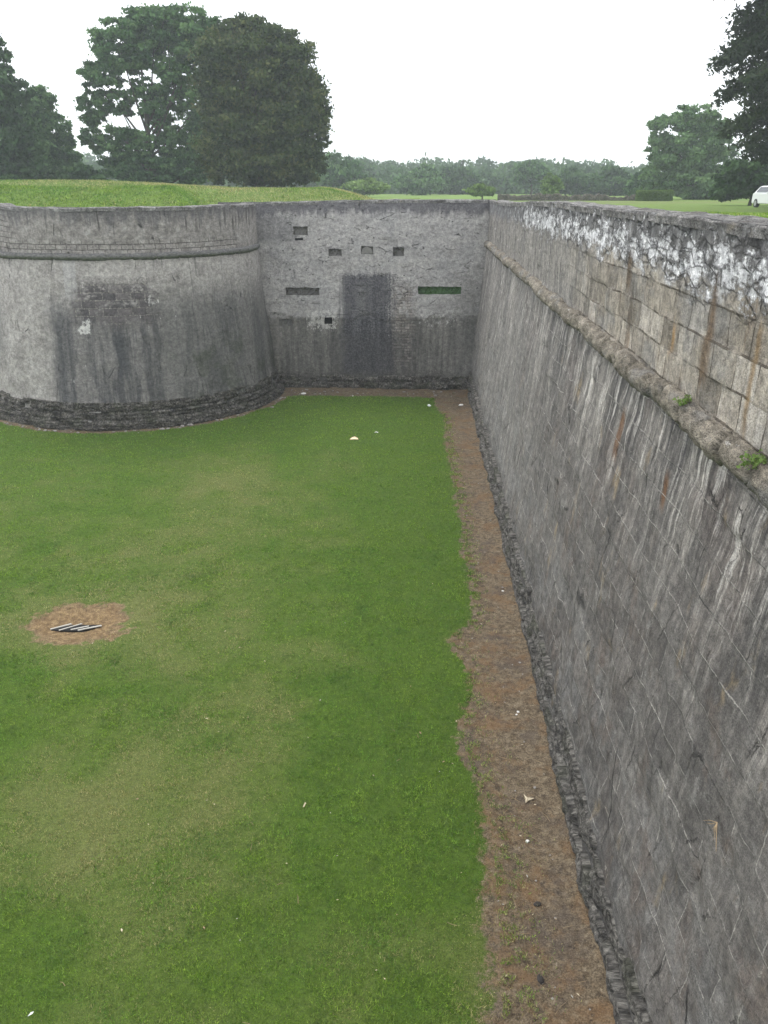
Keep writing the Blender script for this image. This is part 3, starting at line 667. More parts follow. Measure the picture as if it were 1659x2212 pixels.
# ------------------------------------------------------------------ ditch floor
SX=np.array([.8,1.16,1.14,1.28,1.29,1.39,1.24,.77,1.1,.98,.89,1.1,1.23,1.2,1.19,1.1,1.1]); SY=np.array([35.3,33.4,29.4,24.4,20.,17.4,15.8,15.28,14.1,12.7,11.7,10.6,9.9,8.7,7.9,6.5,0.]); o_=np.argsort(SY)
def fields(x,y):
    e=.13*fbm(x*1.6,y*1.6,0,4,71)+.17*fbm(x*7,y*7,0,4,72,.7)
    d=x-np.interp(y,SY[o_],SX[o_])+e
    fe=ss(13,7,y); soilR=ss(-.34-.6*fe,.30+.25*fe,d+.12*fbm(x*3.3,y*3.3,0,3,74))
    soilE=ss(36.75,37.15,y+e*1.5+.25*ss(-2,2,x)*0+.012*(x+2)**2)
    r=np.hypot(x-TC[0],y-TC[1]); lx=x-TC[0]
    soilT=1-ss(RB+.50,RB+.80,r+e*1.3)
    # beyond the arc the wall runs straight
    sx,sy=math.cos(A1),math.sin(A1); bx=TC[0]+math.sin(A1)*RB; by=TC[1]-math.cos(A1)*RB
    dist=(x-bx)*math.sin(A1)+(y-by)*(-math.cos(A1)); along=(x-bx)*sx+(y-by)*sy
    soilT=np.maximum(soilT,np.where(along<0,1-ss(.5,.8,dist+e),0))
    q=((x+7.45)/1.25)**2+((y-15.55)/.95)**2; q2=np.sqrt(q)+e*2.2
    drain=1-ss(.35,1.45,q2)
    soil=np.clip(np.maximum.reduce([soilR,soilE,soilT,drain]),0,1)
    big=fbm(x*.32,y*.32,0,4,75); mid=fbm(x*1.3,y*1.3,0,4,76)
    band=np.exp(-((x+5.2+.10*(y-15))/2.3)**2)*ss(7,10,y)*(1-ss(26,31,y))
    band2=np.exp(-(((x+4.6)/1.6)**2+((y-9.3)/2.)**2))
    dry=.07+.40*band+.18*band2+.40*big+.42*mid
    for (a,b_,rx,ry,k) in ((-.9,14.1,.8,.45,.45),(-2.4,12.6,.7,.5,.4),(-7.4,15.5,2.2,1.6,.45),(-2.6,11.4,.9,.7,.25),(-6.5,8.8,1.,.5,.2),(1.0,15.3,.5,.3,.5)):
        dry=dry+k*np.exp(-(((x-a)/rx)**2+((y-b_)/ry)**2))*(1+.6*mid)
    dry=dry-.34*ss(-2.4,-.6,x)*ss(30,20,y)*ss(7,10,y)-.25*ss(24,32,y)+.25*np.exp(-(d/.45)**2)
    straw=(1-ss(.45,1.35,q2))*.9
    return soil,np.clip(dry,0,1),np.clip(straw,0,1)
def zfloor(x,y,soil):
    q=np.sqrt(((x+7.45)/1.1)**2+((y-15.5)/.8)**2)
    wl=np.exp(-np.clip(XB-.1-x,0,9)/.25)*.05
    return -9+.05*fbm(x*.4,y*.4,0,3,81)+.014*fbm(x*4,y*4,0,3,82)-.035*soil-.10*(1-ss(.2,1.2,q))+wl+.03*np.clip(fbm(x*6,y*6,0,3,83),0,1)*soil
gx=lines([(-34,-20,.5),(-20,3.0,.07)]); gy=lines([(-8,5,.4),(5,20,.06),(20,41,.1)])
X,Y=np.meshgrid(gx,gy,indexing='ij'); so,dr,stw=fields(X,Y)
gf=npmesh('ditch_floor',np.stack([X,Y,zfloor(X,Y,so)],-1).reshape(-1,3),gridfaces(len(gx),len(gy)),M['ditch'],attrs=dict(soil=so.ravel(),dry=dr.ravel(),straw=stw.ravel()))
tag(gf,kind='structure')
def blades(name,x,y,z,h,w,dry,mat,**kw):
    n=len(x); a=rng.uniform(0,2*math.pi,n); l=rng.uniform(.25,1.05,n)*h; b=a+rng.uniform(-1.2,1.2,n)+math.pi/2
    P=np.zeros((n,3,3)); c,s=np.cos(b)*w/2,np.sin(b)*w/2
    P[:,0,0]=x-c;P[:,0,1]=y-s;P[:,0,2]=z-.004;P[:,1,0]=x+c;P[:,1,1]=y+s;P[:,1,2]=z-.004
    P[:,2,0]=x+np.cos(a)*l;P[:,2,1]=y+np.sin(a)*l;P[:,2,2]=z+h*rng.uniform(.45,1.,n)
    r=rng.uniform(0,1,n)
    o=npmesh(name,P.reshape(-1,3),np.arange(3*n).reshape(n,3),mat,attrs=dict(rnd=np.repeat(r,3),dry=np.repeat(dry,3)),smooth=False)
    return tag(o,kind='stuff',**kw)
bx=[];by=[];bh=[];bw=[]
for (y0,y1,dn,h,w) in ((5.2,9,4200,.034,.0065),(9,14,2700,.034,.009),(14,21,1300,.036,.013),(21,29,620,.036,.020),(29,38,380,.036,.028)):
    xl=-.56*y1-2.2; n=int((1.6-xl)*(y1-y0)*dn); x=rng.uniform(xl,1.8,n); y=rng.uniform(y0,y1,n); k=x>-.56*y-2.2; x=x[k];y=y[k]
    bx.append(x);by.append(y);bh.append(np.full(len(x),h));bw.append(np.full(len(x),w))
bx=np.concatenate(bx);by=np.concatenate(by);bh=np.concatenate(bh);bw=np.concatenate(bw)
so,dr,stw=fields(bx,by)
tuft=fbm(bx*2.2,by*2.2,0,3,91)
k=(rng.uniform(0,1,len(bx))>np.clip(so*1.2-.05+.7*fbm(bx*9,by*9,0,3,93)*(so>.03)+dr*.25-.1*tuft,0,.975)); k&=np.hypot(bx-TC[0],by-TC[1])>RB+.4
bx,by,bh,bw,so,dr,tuft=[q[k] for q in (bx,by,bh,bw,so,dr,tuft)]
bh=bh*(.7+.6*rng.uniform(0,1,len(bx)))*(1-.4*dr)*(1+.45*tuft)*(1+1.1*np.clip(fbm(bx*7,by*7,0,3,95),-.5,1))
# blades creeping out over the bare earth
n=32000; cy_=6+28*rng.uniform(0,1,n)**1.5; cx_=np.interp(cy_,SY[o_],SX[o_])+np.abs(rng.normal(0,.17,n))*(1+.6*(cy_<10)); kc=(fbm(cx_*8,cy_*8,0,3,99)>.08)&(cx_<2.2); cx_,cy_=cx_[kc],cy_[kc]
sc_,dc_,_=fields(cx_,cy_); bx=np.r_[bx,cx_];by=np.r_[by,cy_];bh=np.r_[bh,.032*rng.uniform(.5,1.3,len(cx_))];bw=np.r_[bw,.005+.0006*cy_];so=np.r_[so,0*sc_];dr=np.r_[dr,rng.uniform(.1,.7,len(cx_))]
# coarser clumps and flattened weeds standing above the mown turf
n=240000; cx_=rng.uniform(-12,1.3,n); cy_=rng.uniform(5.5,20,n); q=fbm(cx_*3.1,cy_*3.1,0,3,97)+.5*fbm(cx_*.6,cy_*.6,0,2,98); kc=q>rng.uniform(.0,.55,n); cx_,cy_=cx_[kc],cy_[kc]
sc_,dc_,_=fields(cx_,cy_); kc=(sc_<.5)&(cx_>-.56*cy_-2.2); cx_,cy_,sc_,dc_=cx_[kc],cy_[kc],sc_[kc],dc_[kc]
bx=np.r_[bx,cx_];by=np.r_[by,cy_];bh=np.r_[bh,.043*rng.uniform(.5,1.3,len(cx_))];bw=np.r_[bw,.009+.0005*cy_];so=np.r_[so,sc_];dr=np.r_[dr,dc_*.5]
blades('turf_grass',bx,by,zfloor(bx,by,so)+0.,bh,bw,np.clip(dr+so*.6,0,1),M['blade'],label='short mown turf covering the ditch floor',cat='grass')

# ------------------------------------------------------------------ upper ground
def zup(x,y):
    r=np.hypot(x,y)
    z=-.36-1.05*ss(4,64,r)-.12*ss(28,40,y)*(1-ss(50,70,y))
    z=z+.02*fbm(x*.5,y*.5,0,3,101)
    # bright near bank
    n=.5*fbm(x*.25,y*.25,0,3,102)
    A=ss(42.,47.5,y+n)*(1-ss(53,60,y))*(1-ss(-13.6+.0*y,-10.6,x+.22*(y-46)+n))*ss(-46,-33,x)
    z=z+A*(1.42+.12*fbm(x*.3,y*.3,0,2,103))
    # long drier bank behind
    B=ss(56,63,y+n)*(1-ss(76,88,y))*(1-ss(-7.6,-2.8,x+n))*ss(-44,-34,x)
    z=z+B*(1.86+.12*fbm(x*.12,0,0,2,104)-.62*ss(-26,-8,x))
    # small rise in the middle
    D=ss(54,60,y)*(1-ss(66,78,y))*(np.exp(-((x-.8)/3.8)**2)*.50+np.exp(-((x-6.2)/2.)**2)*.40+.25*(x<0)*ss(-9,-4,x))
    z=z+D
    L=np.exp(-(((x+14)/5.5)**2+((y-38.5)/4.)**2))*-.02
    z=z+L
    return z-.0006*np.maximum(r-200,0)
gx=lines([(-2500,-600,200),(-600,-120,30),(-120,-46,3),(-46,6,.3),(6,40,.8),(40,120,3),(120,600,30),(600,2500,200)])
gy=lines([(-300,-20,20),(-20,20,.8),(20,66,.3),(66,120,2),(120,600,20),(600,3000,200)])
X,Y=np.meshgrid(gx,gy,indexing='ij'); Xc=(X[1:,1:]+X[:-1,:-1])/2; Yc=(Y[1:,1:]+Y[:-1,:-1])/2
inn=.30
def inside_upper(x,y):
    a=x>XT+inn; b=y>YE+inn; c=np.hypot(x-TC[0],y-TC[1])<RT-inn
    px_=TC[0]+math.sin(A1)*(RT-inn); py_=TC[1]-math.cos(A1)*(RT-inn)
    dist=(x-px_)*math.sin(A1)-(y-py_)*math.cos(A1); along=(x-px_)*math.cos(A1)+(y-py_)*math.sin(A1)
    d=(along<0.1)&(dist<0)
    return a|b|c|d
m=inside_upper(Xc,Yc)
Zu=zup(X,Y)
# keep soil below the copings
Zu=np.where((np.hypot(X-TC[0],Y-TC[1])<RT+.4)&(Y<41),np.minimum(Zu,-.60),Zu)
near=np.exp(-np.clip(Y-YE-.6,0,9)/1.5)*(X<XT)*(Y>YE-3); Zu=Zu*(1-near)+near*np.minimum(Zu,-.56)
dry=np.clip(.15+.5*ss(54,60,Y)*(Y<95)*(1-ss(-4,-2,X))*(.6+.5*fbm(X*.2,Y*.2,0,3,111))+.25*fbm(X*.1,Y*.1,0,3,112)+.5*np.exp(-((Y-90)/9)**2)*(X>3),0,1)
path=np.exp(-np.clip(X-XT-.62,0,99)/.10)*(Y<YE)*.8
g=npmesh('upper_ground',np.stack([X,Y,Zu],-1).reshape(-1,3),gridfaces(len(gx),len(gy),m),M['lawn'],attrs=dict(soil=path.ravel(),dry=dry.ravel(),straw=0*dry.ravel()))
tag(g,kind='structure')
# grass on the near lawn beside the right wall and on the bank's lip
n=60000; x=rng.uniform(XT+.68,20,n); y=rng.uniform(5,60,n); x2=rng.uniform(-34,-9,60000); y2=rng.uniform(41,50,60000)
x=np.r_[x,x2];y=np.r_[y,y2]; 
blades('lawn_grass',x,y,zup(x,y),.05*rng.uniform(.6,1.3,len(x)),.022+0*x,np.clip(.22+.3*fbm(x*.3,y*.3,0,3,115),0,1),M['blade'],label='short lawn grass growing beside the wall top and on the bank',cat='grass')

n=90000; x=rng.uniform(-40,-9,n); y=rng.uniform(41,57,n); x3=rng.uniform(-38,-2,50000); y3=rng.uniform(58,68,50000); x=np.r_[x,x3];y=np.r_[y,y3]
dd=np.where(y>57.5,.45+.5*fbm(x*.3,y*.3,0,3,117),.12+.5*fbm(x*.5,y*.5,0,3,118))
blades('bank_grass',x,y,zup(x,y),(.11+.08*fbm(x*1.2,y*1.2,0,3,119))*rng.uniform(.5,1.4,len(x)),.05+0*x,np.clip(dd,0,1),M['blade'],label='longer rough grass on the banks behind the bastion',cat='grass')

# ------------------------------------------------------------------ trees
LM=dict(
 mid=mat_leaf('leaf_mid_green',(.022,.060,.022),(.080,.160,.058),(.15,.255,.095)),
 pale=mat_leaf('leaf_fresh_green',(.040,.090,.032),(.115,.205,.080),(.19,.30,.12)),
 dark=mat_leaf('leaf_olive_dark',(.016,.032,.010),(.062,.092,.032),(.135,.15,.055)),
 deep=mat_leaf('leaf_deep_green',(.014,.038,.014),(.045,.095,.034),(.085,.155,.055)),
 light=mat_leaf('leaf_light_green',(.06,.11,.022),(.14,.225,.055),(.22,.32,.10)),
 con=mat_leaf('leaf_conifer',(.010,.018,.008),(.028,.046,.020),(.055,.078,.032)))
def leafmesh(name,pts,tint,size,mat,parent,elong=1.7):
    n=len(pts); a=rng.normal(size=(n,3)); a/=np.linalg.norm(a,axis=1)[:,None]; b=rng.normal(size=(n,3)); b-=a*(a*b).sum(1)[:,None]; b/=np.linalg.norm(b,axis=1)[:,None]
    s=(size*rng.uniform(.6,1.35,n))[:,None]; P=np.stack([pts-a*s*elong/2,pts+b*s/2,pts+a*s*elong/2,pts-b*s/2],1)
    return npmesh(name,P.reshape(-1,3),np.arange(4*n).reshape(n,4),mat,parent,attrs=dict(tint=np.repeat(tint,4)),smooth=False)
def crownpts(blobs,n,sub=.30,shell=.62,k=26):
    """leaf positions: clumps scattered through ellipsoids, leaves scattered in clumps"""
    w=np.array([b[3]*b[4]*b[5] for b in blobs])**.75; w/=w.sum(); out=[];ti=[]
    for b,wi in zip(blobs,w):
        m=max(20,int(n*wi)); kk=max(7,int(k*(.5+wi*len(blobs)*.5)))
        d=rng.normal(size=(kk,3)); d/=np.linalg.norm(d,axis=1)[:,None]; rr=rng.uniform(shell**3,1,kk)**(1/3); c=d*rr[:,None]
        idx=rng.integers(0,kk,m); q=rng.normal(size=(m,3)); q*=sub*rng.uniform(.55,1.25,kk)[idx][:,None]*np.array([1,1,.62])*.62
        p=c[idx]+q; out.append(p*np.array(b[3:6])+np.array(b[:3]))
        ct=rng.uniform(.1,.85,kk)[idx]; ti.append(np.clip(ct+rng.normal(0,.16,m),0,1))
    return np.concatenate(out),np.concatenate(ti)
def tree(name,label,cat,Y,u0,blobs,n,size,mat,hz=None,sub=.30,shell=.62,k=26,trunk=True,group=None,depth=.8,tr=.35,vb=None):
    """blobs: (u,v,ru,rv) sight-line sizes turned into real ellipsoids at distance Y"""
    bx_,_=at(u0,400,Y); z0=float(zup(np.array([bx_]),np.array([Y]))[0])-.05
    root=empty(name,(bx_,Y,z0)); tag(root,label,cat,group)
    B=[]
    for (u,v,ru,rv) in blobs:
        X_,Z_=at(u,v,Y); s=px(Y); dy=random.uniform(-.35,.35)*ru*s
        B.append((X_-bx_,dy,Z_-z0,ru*s,ru*s*depth,rv*s))
    P,t=crownpts(B,n,sub,shell,k); kk=P[:,2]>.05; P=P[kk];t=t[kk]
    leafmesh('crown',P,t,size,mat,root)
    if trunk:
        b=MB(); top=max(q[2] for q in B); cz=top*.55
        b.tube([(0,0,-.3),(.1,0,.6),(.05,.1,cz*.5),(0,0,cz),(0,.1,top*.9)],[tr*1.5,tr,tr*.8,tr*.55,tr*.12],9)
        for q in B:
            st=Vector((0,0,min(cz,max(.6,q[2]*.45)))); en=Vector(q[:3]); md=(st+en)/2+Vector((0,0,-.06*(en-st).length))
            b.tube([st,md,en],[tr*.38,tr*.24,tr*.06],6)
            for _ in range(4):
                e2=en+Vector((random.uniform(-.8,.8)*q[3],random.uniform(-.8,.8)*q[4],random.uniform(-.4,.8)*q[5])); b.tube([md.lerp(en,.6),(md+e2)/2.0+Vector((0,0,.1)),e2],[tr*.14,tr*.08,.02],5)
        b.build('trunk',M['bark'],root,smooth=True)
    return root
tree('broadleaf_tree','tall airy green tree with sky showing through it, left of the big pair','tree',86,330,
 [(330,62,75,42),(395,60,60,42),(262,100,55,45),(445,95,50,50),(225,165,45,38),(300,130,50,30),(400,140,55,35),(205,235,34,32),(255,225,40,30),(345,235,50,36),(430,220,50,45),(210,300,32,28),(280,310,55,32),(370,310,48,34),(440,310,45,50),(255,365,45,34),(330,370,70,30),(420,370,60,30),(310,190,35,20),(380,190,35,22)],
 90000,.23,LM['mid'],sub=.19,shell=.35,k=52)
tree('broadleaf_tree','broad dense olive-brown tree, right one of the big pair behind the bank','tree',78,560,
 [(530,70,48,38),(480,120,50,50),(590,110,60,50),(640,150,50,55),(520,160,85,70),(600,210,90,70),(480,230,50,70),(665,230,45,60),(540,280,100,70),(640,300,62,60),(490,330,62,62),(570,350,90,50),(650,350,50,48),(695,255,22,26),(698,300,16,20),(520,100,70,45)],
 130000,.20,LM['dark'],sub=.24,shell=.35,k=60,tr=.45)
tree('broadleaf_tree','dark green tree cut by the left edge, taller than the one beside it','tree',82,-30,
 [(-20,130,35,45),(-45,200,70,60),(25,215,40,48),(-20,290,80,60),(30,330,55,60),(-60,360,80,50),(10,385,70,30)],
 55000,.24,LM['deep'],sub=.24,k=44)
tree('broadleaf_tree','mid green pointed tree between the left edge and the tall airy tree','tree',90,100,
 [(92,225,30,34),(70,280,42,40),(118,285,34,42),(90,340,60,50),(140,335,30,40),(70,385,60,26),(140,382,45,26)],
 50000,.24,LM['mid'],sub=.24,k=44)
tree('leafy_shrub','low green shrub under the gap between the left trees','shrub',84,185,[(178,378,24,20),(205,384,22,14),(160,388,24,12)],6000,.25,LM['deep'],trunk=True,tr=.08)
tree('broadleaf_tree','rounded leafy tree standing alone on the right behind the trimmed hedge','tree',112,1485,
 [(1490,262,46,34),(1450,285,42,40),(1535,290,40,45),(1425,330,34,34),(1485,330,60,45),(1550,345,38,40),(1440,380,44,40),(1500,390,70,40),(1555,400,36,30),(1405,395,22,28)],
 70000,.25,LM['pale'],sub=.19,shell=.4,k=48)
tree('dark_bush','dark spreading bush beside the white car, below the conifer','bush',74,1625,[(1600,385,40,34),(1640,372,42,34),(1680,365,45,32),(1575,408,30,22),(1622,405,30,18)],26000,.24,LM['deep'],sub=.3,shell=.4,tr=.13)
# conifer with drooping boughs, cut by the top right corner
def conifer():
    Y=60; bx_,_=at(1740,400,Y); z0=float(zup(np.array([bx_]),np.array([Y]))[0])-.05
    root=empty('conifer_tree',(bx_,Y,z0)); tag(root,'dark drooping conifer reaching over the car from the right edge','tree')
    b=MB(); H=23.; b.tube([(0,0,-.3),(0,0,2),(0,0,H*.6),(0,0,H)],[.5,.38,.22,.05],10)
    pts=[];ti=[]
    for i in range(230):
        h=3.9+(H-4.1)*(i/230)**.95; a=random.uniform(0,6.28); L=(6.5-.02*max(0,h-5)-max(0,7.5-h)*.95)*random.uniform(.72,1.1)*(1-.35*max(0,(h-17)/6)); L=max(.8,L)
        d=Vector((math.cos(a),math.sin(a),0)); p0=Vector((0,0,h)); p1=p0+d*L*.5+Vector((0,0,.05*L)); p2=p0+d*L+Vector((0,0,-.22*L-.3))
        b.tube([p0,p1,p2],[.10,.05,.012],5); m=int(420*L/4)
        t=rng.uniform(.18,1,m)**.8; c=np.outer((1-t)**2,p0)+np.outer(2*t*(1-t),p1)+np.outer(t**2,p2)
        # flat sprays hanging off the bough in tufts
        tf=rng.integers(0,14,m)/14.; off=rng.normal(size=(m,3))*np.array([.34,.34,.16])*(1.1-.4*t)[:,None]; off[:,2]-=np.abs(rng.normal(size=m))*.22
        off+=np.stack([np.cos(tf*40+a),np.sin(tf*40+a),0*tf],1)*.35
        pts.append(c+off); ti.append(np.clip(rng.uniform(.1,.7)+rng.normal(0,.18,m),0,1))
    leafmesh('crown',np.concatenate(pts),np.concatenate(ti),.17,LM['con'],root,elong=2.4)
    b.build('trunk',M['bark'],root,smooth=True)
conifer()
# mid-distance trees before the wood
far=[('pale green tree at the left end of the distant wood, beside the olive tree',735,372,48,36,150,'mid'),
('low bright shrub mass in front of the wood above the dip of the bank',792,402,38,17,135,'light'),
('broad green tree in the distant wood left of the lone palm',905,385,42,30,170,'mid'),
('dark green tree in the distant wood directly beneath the lone palm',985,388,45,30,185,'deep'),
('tall bright topped tree in the distant wood, right of the lone palm',1148,372,34,30,175,'mid'),
('bright green rounded shrub standing before the wood above the ruined wall',1190,398,19,21,125,'light'),
('dark rounded tree of the wood right of the bright rounded shrub',1245,390,38,28,165,'deep'),
('dark wide tree of the wood above the right part of the ruined wall',1320,390,45,30,160,'deep'),
('small yellowish bush at the end of the small grass rise',1042,410,24,12,112,'light'),
('pale green leafy tree at the left foot of the lone rounded tree',1385,398,24,26,130,'mid')]
for (lb,u,v,ru,rv,Y,mt) in far:
    k='shrub' if 'shrub' in lb or 'bush' in lb else 'tree'
    bl=[(u,v+rv*.25,ru,rv*.8),(u-ru*.5,v+rv*.3,ru*.55,rv*.6),(u+ru*.5,v+rv*.25,ru*.55,rv*.62),(u+random.uniform(-.3,.3)*ru,v-rv*.35,ru*.55,rv*.6)]
    tree('broadleaf_tree' if k=='tree' else 'round_shrub',lb,k,Y,u,bl,9000,.42 if k=='tree' else .30,LM[mt],sub=.34,shell=.45,k=18,tr=.22 if k=='tree' else .07)
# palm silhouette over the wood
pxx,pz=at(999,352,210); z0=float(zup(np.array([pxx]),np.array([210.]))[0])
pr_=empty('palm_tree',(pxx,210,z0)); tag(pr_,'lone small-headed palm rising above the distant wood','palm tree')
hh=pz-z0; MB().tube([(0,0,-.2),(.2,0,hh*.5),(0,0,hh)],[.3,.2,.17],8).build('trunk',M['bark'],pr_)
b=MB()
for i in range(26):
    a=i*2.4; e=random.uniform(-.5,.9); L=random.uniform(1.3,1.8); d=Vector((math.cos(a)*math.cos(e),math.sin(a)*math.cos(e),math.sin(e)))
    p0=Vector((0,0,hh)); side=d.cross(Vector((0,0,1))).normalized()*.22; q=p0+d*L*.6; r_=p0+d*L+Vector((0,0,-.5)); bb=len(b.v)
    b.v+= [tuple(p0),tuple(q+side),tuple(r_),tuple(q-side)]; b.f.append([bb,bb+1,bb+2,bb+3])
b.build('fronds',plain('palm_frond',(.035,.055,.02),.7),pr_)
# the wood behind
pts=[];ti=[]
prof=[(120,350),(200,338),(260,340),(640,352),(700,344),(760,342),(800,352),(850,350),(880,360),(930,348),(975,352),(1020,358),(1060,352),(1110,352),(1150,346),(1200,348),(1250,352),(1300,355),(1350,360),(1400,362),(1500,360),(1600,362),(1800,355),(2000,350)]
pu=[p[0] for p in prof];pv=[p[1] for p in prof]
B=[]
for Y,du,nb in ((205,14,170),(250,0,170),(300,-5,150)):
    for i in range(nb):
        u=-300+2500*(i+random.random())/nb; v=np.interp(u,pu,pv)+du+random.uniform(-4,9); X_,Z_=at(u,v,Y); r=random.uniform(2.6,5.2)
        h=Z_+4; 
        for f_ in (0,.5): B.append((X_,Y+random.uniform(-8,8),Z_-r*.8-f_*h*.9,r,r,r*.9+f_*2))
P,t=crownpts(B,230000,.34,.4,14)
o=leafmesh('distant_wood',P,t,.75,mat_leaf('leaf_wood',(.028,.062,.024),(.065,.125,.050),(.11,.185,.075)),None); tag(o,'hazy distant wood running along the horizon','wood',kind='stuff')
# ruined wall
xs=np.arange(at(1075,430,101)[0],at(1374,430,101)[0],.08); zb=float(zup(np.array([xs.mean()]),np.array([101.]))[0])
hgt=.40+.45*fbm(xs*.35,0,0,4,121)+.30*np.abs(fbm(xs*2.2,0,0,3,122)); V_=[];nv=14
prof_=[(-.35,0),(-.36,.2),(-.33,.4),(-.30,.6),(-.26,.8),(-.18,.95),(-.05,1),(.08,1),(.2,.93),(.28,.8),(.3,.6),(.33,.3),(.35,0)]
Pg=np.zeros((len(xs),len(prof_),3)); Uu=np.zeros((len(xs),len(prof_),2))
for j,(a,b_) in enumerate(prof_):
    nn=.12*fbm(xs*2.5,b_*3+j,0,3,123); Pg[:,j,0]=xs; Pg[:,j,1]=101+a+nn; Pg[:,j,2]=zb-.1+b_*(hgt+.25); Uu[:,j,0]=xs; Uu[:,j,1]=j*.1
o=npmesh('ruined_wall',Pg.reshape(-1,3),gridfaces(len(xs),len(prof_)),mat_rubble('ruined_masonry',(.07,.068,.052),(.16,.145,.115),.1),uv=Uu.reshape(-1,2)); tag(o,'low ruined brown stone wall beyond the lawn, left of the trimmed hedge','wall')
# hedge
hx0=at(1376,430,99)[0];hx1=at(1448,430,99)[0]; root=empty('clipped_hedge',((hx0+hx1)/2,99,zb)); tag(root,'bright green clipped box hedge at the far edge of the lawn','hedge')
n=16000; w=(hx1-hx0)/2; p=rng.uniform(-1,1,(n,3)); ax=rng.integers(0,3,n); p[np.arange(n),ax]=np.sign(p[np.arange(n),ax])*rng.uniform(.85,1,n); p*=np.array([w,.6,.50]); p[:,2]+=.56+.07*fbm(p[:,0]*1.5,p[:,1],0,3,131); p[:,0]+=.05*rng.normal(size=n)
leafmesh('foliage',p,np.clip(rng.uniform(0,1,n)*.6+.25*(p[:,2]>.85),0,1),.14,LM['light'],root)
for i in range(9): MB().tube([(-w*.9+i*w*.225,0,-.05),(-w*.9+i*w*.225,.05,.6)],[.04,.02],6).build('stem',M['bark'],root)

# ------------------------------------------------------------------ parked car
cxw,_=at(1674,440,66); cz=float(zup(np.array([cxw]),np.array([66.]))[0]); car=empty('parked_car',(cxw,66,cz),R(3)); tag(car,'white car parked nose-on on the lawn at the right edge','car')
wht=NT('white_car_paint'); wht=wht.out((.80,.81,.82),.25,spec=.5); glass=NT('dark_glass').out((.02,.03,.045),.08,spec=.6); tyre=plain('tyre_rubber',(.02,.02,.02),.8)
# front points to -y
side=[(-2.1,.28),(-2.15,.55),(-2.05,.82),(-1.9,.90),(-1.0,1.02),(-.9,1.03),(1.75,1.08),(2.1,1.0),(2.15,.5),(2.1,.28)]
MB().prism([(p[0],p[1]) for p in side],(0,1,0),(0,0,1),((-.88,0,0),(.88,0,0))).build('body',wht,car,bevel=.07)
cab=[(-.95,1.0),(-.15,1.50),(.1,1.55),(1.1,1.54),(1.4,1.48),(1.95,1.02)]
b=MB(); nb=len(cab)
for sx in (-1,1):
    for (y_,z_) in cab: b.v.append((sx*(.86-.20*(z_-1.0)/.55),y_,z_))
for k in range(nb): b.f.append([k,(k+1)%nb,nb+(k+1)%nb,nb+k])
b.f.append(list(range(nb))[::-1]); b.f.append([nb+k for k in range(nb)]); b.build('cabin',wht,car,bevel=.04)
def quad(name,pts,mat,par,th=.02):
    n_=(Vector(pts[1])-Vector(pts[0])).cross(Vector(pts[3])-Vector(pts[0])).normalized()*th; b=MB(); b.v=[tuple(Vector(p)+n_) for p in pts]+[tuple(Vector(p)-n_) for p in pts]
    b.f=[[0,1,2,3],[7,6,5,4]]+[[k,k+4,(k+1)%4+4,(k+1)%4] for k in range(4)]; return b.build(name,mat,par)
quad('windscreen',[(-.76,-.90,1.07),(.76,-.90,1.07),(.64,-.24,1.47),(-.64,-.24,1.47)],glass,car)
for s_ in (-1,1):
    quad('side_window',[(s_*.85,-.6,1.10),(s_*.85,1.5,1.10),(s_*.71,1.2,1.45),(s_*.71,-.1,1.45)],glass,car)
    hl=MB().box((s_*.66,-2.08,.74),(.34,.10,.17)).build('headlight',plain('headlight_lens',(.5,.53,.56),.15),car,bevel=.02)
    MB().box((s_*.98,-.72,1.06),(.16,.12,.13)).build('wing_mirror',wht,car,bevel=.02)
    for yy in (-1.32,1.32):
        wv=empty('wheel',(s_*.80,yy,.31)); wv.parent=car
        MB().tube([(-.11,0,0),(.11,0,0)],[.31,.31],20).build('tyre',tyre,wv); MB().tube([(-.12,0,0),(.12,0,0)],[.19,.19],14).build('rim',plain('alloy',(.45,.46,.47),.35,.7),wv)
MB().box((0,-2.12,.60),(1.30,.09,.17)).build('grille',tyre,car,bevel=.01); MB().box((0,-2.14,.38),(1.5,.07,.10)).build('air_intake',tyre,car,bevel=.01)

# ------------------------------------------------------------------ drain grate
gz=float(zfloor(np.array([-7.5]),np.array([15.42]),np.array([1.]))[0]); gr=empty('drain_grate',(-7.50,15.42,gz),0); tag(gr,'sunken drain opening covered by pale slats in the bare straw-coloured patch','drain')
b=MB(); b.prism([(-.50,-.11),(-.2,-.13),(.18,-.12),(.34,-.02),(.54,.14),(.2,.13),(-.12,.12),(-.3,.02)],(1,0,0),(0,1,0),((0,0,-.05),(0,0,.035))); b.build('drain_shade_slab',M['dark'],gr)  # black slab stands in for the shade below the slats
for i in range(4):
    MB().box((-.33+i*.22,random.uniform(-.03,.03),.040),(.50-.12*(i==2)-.05*(i==0),.038,.014),rz=R(33+random.uniform(-8,8)),jit=.004).build('slat',M['timber'],gr)

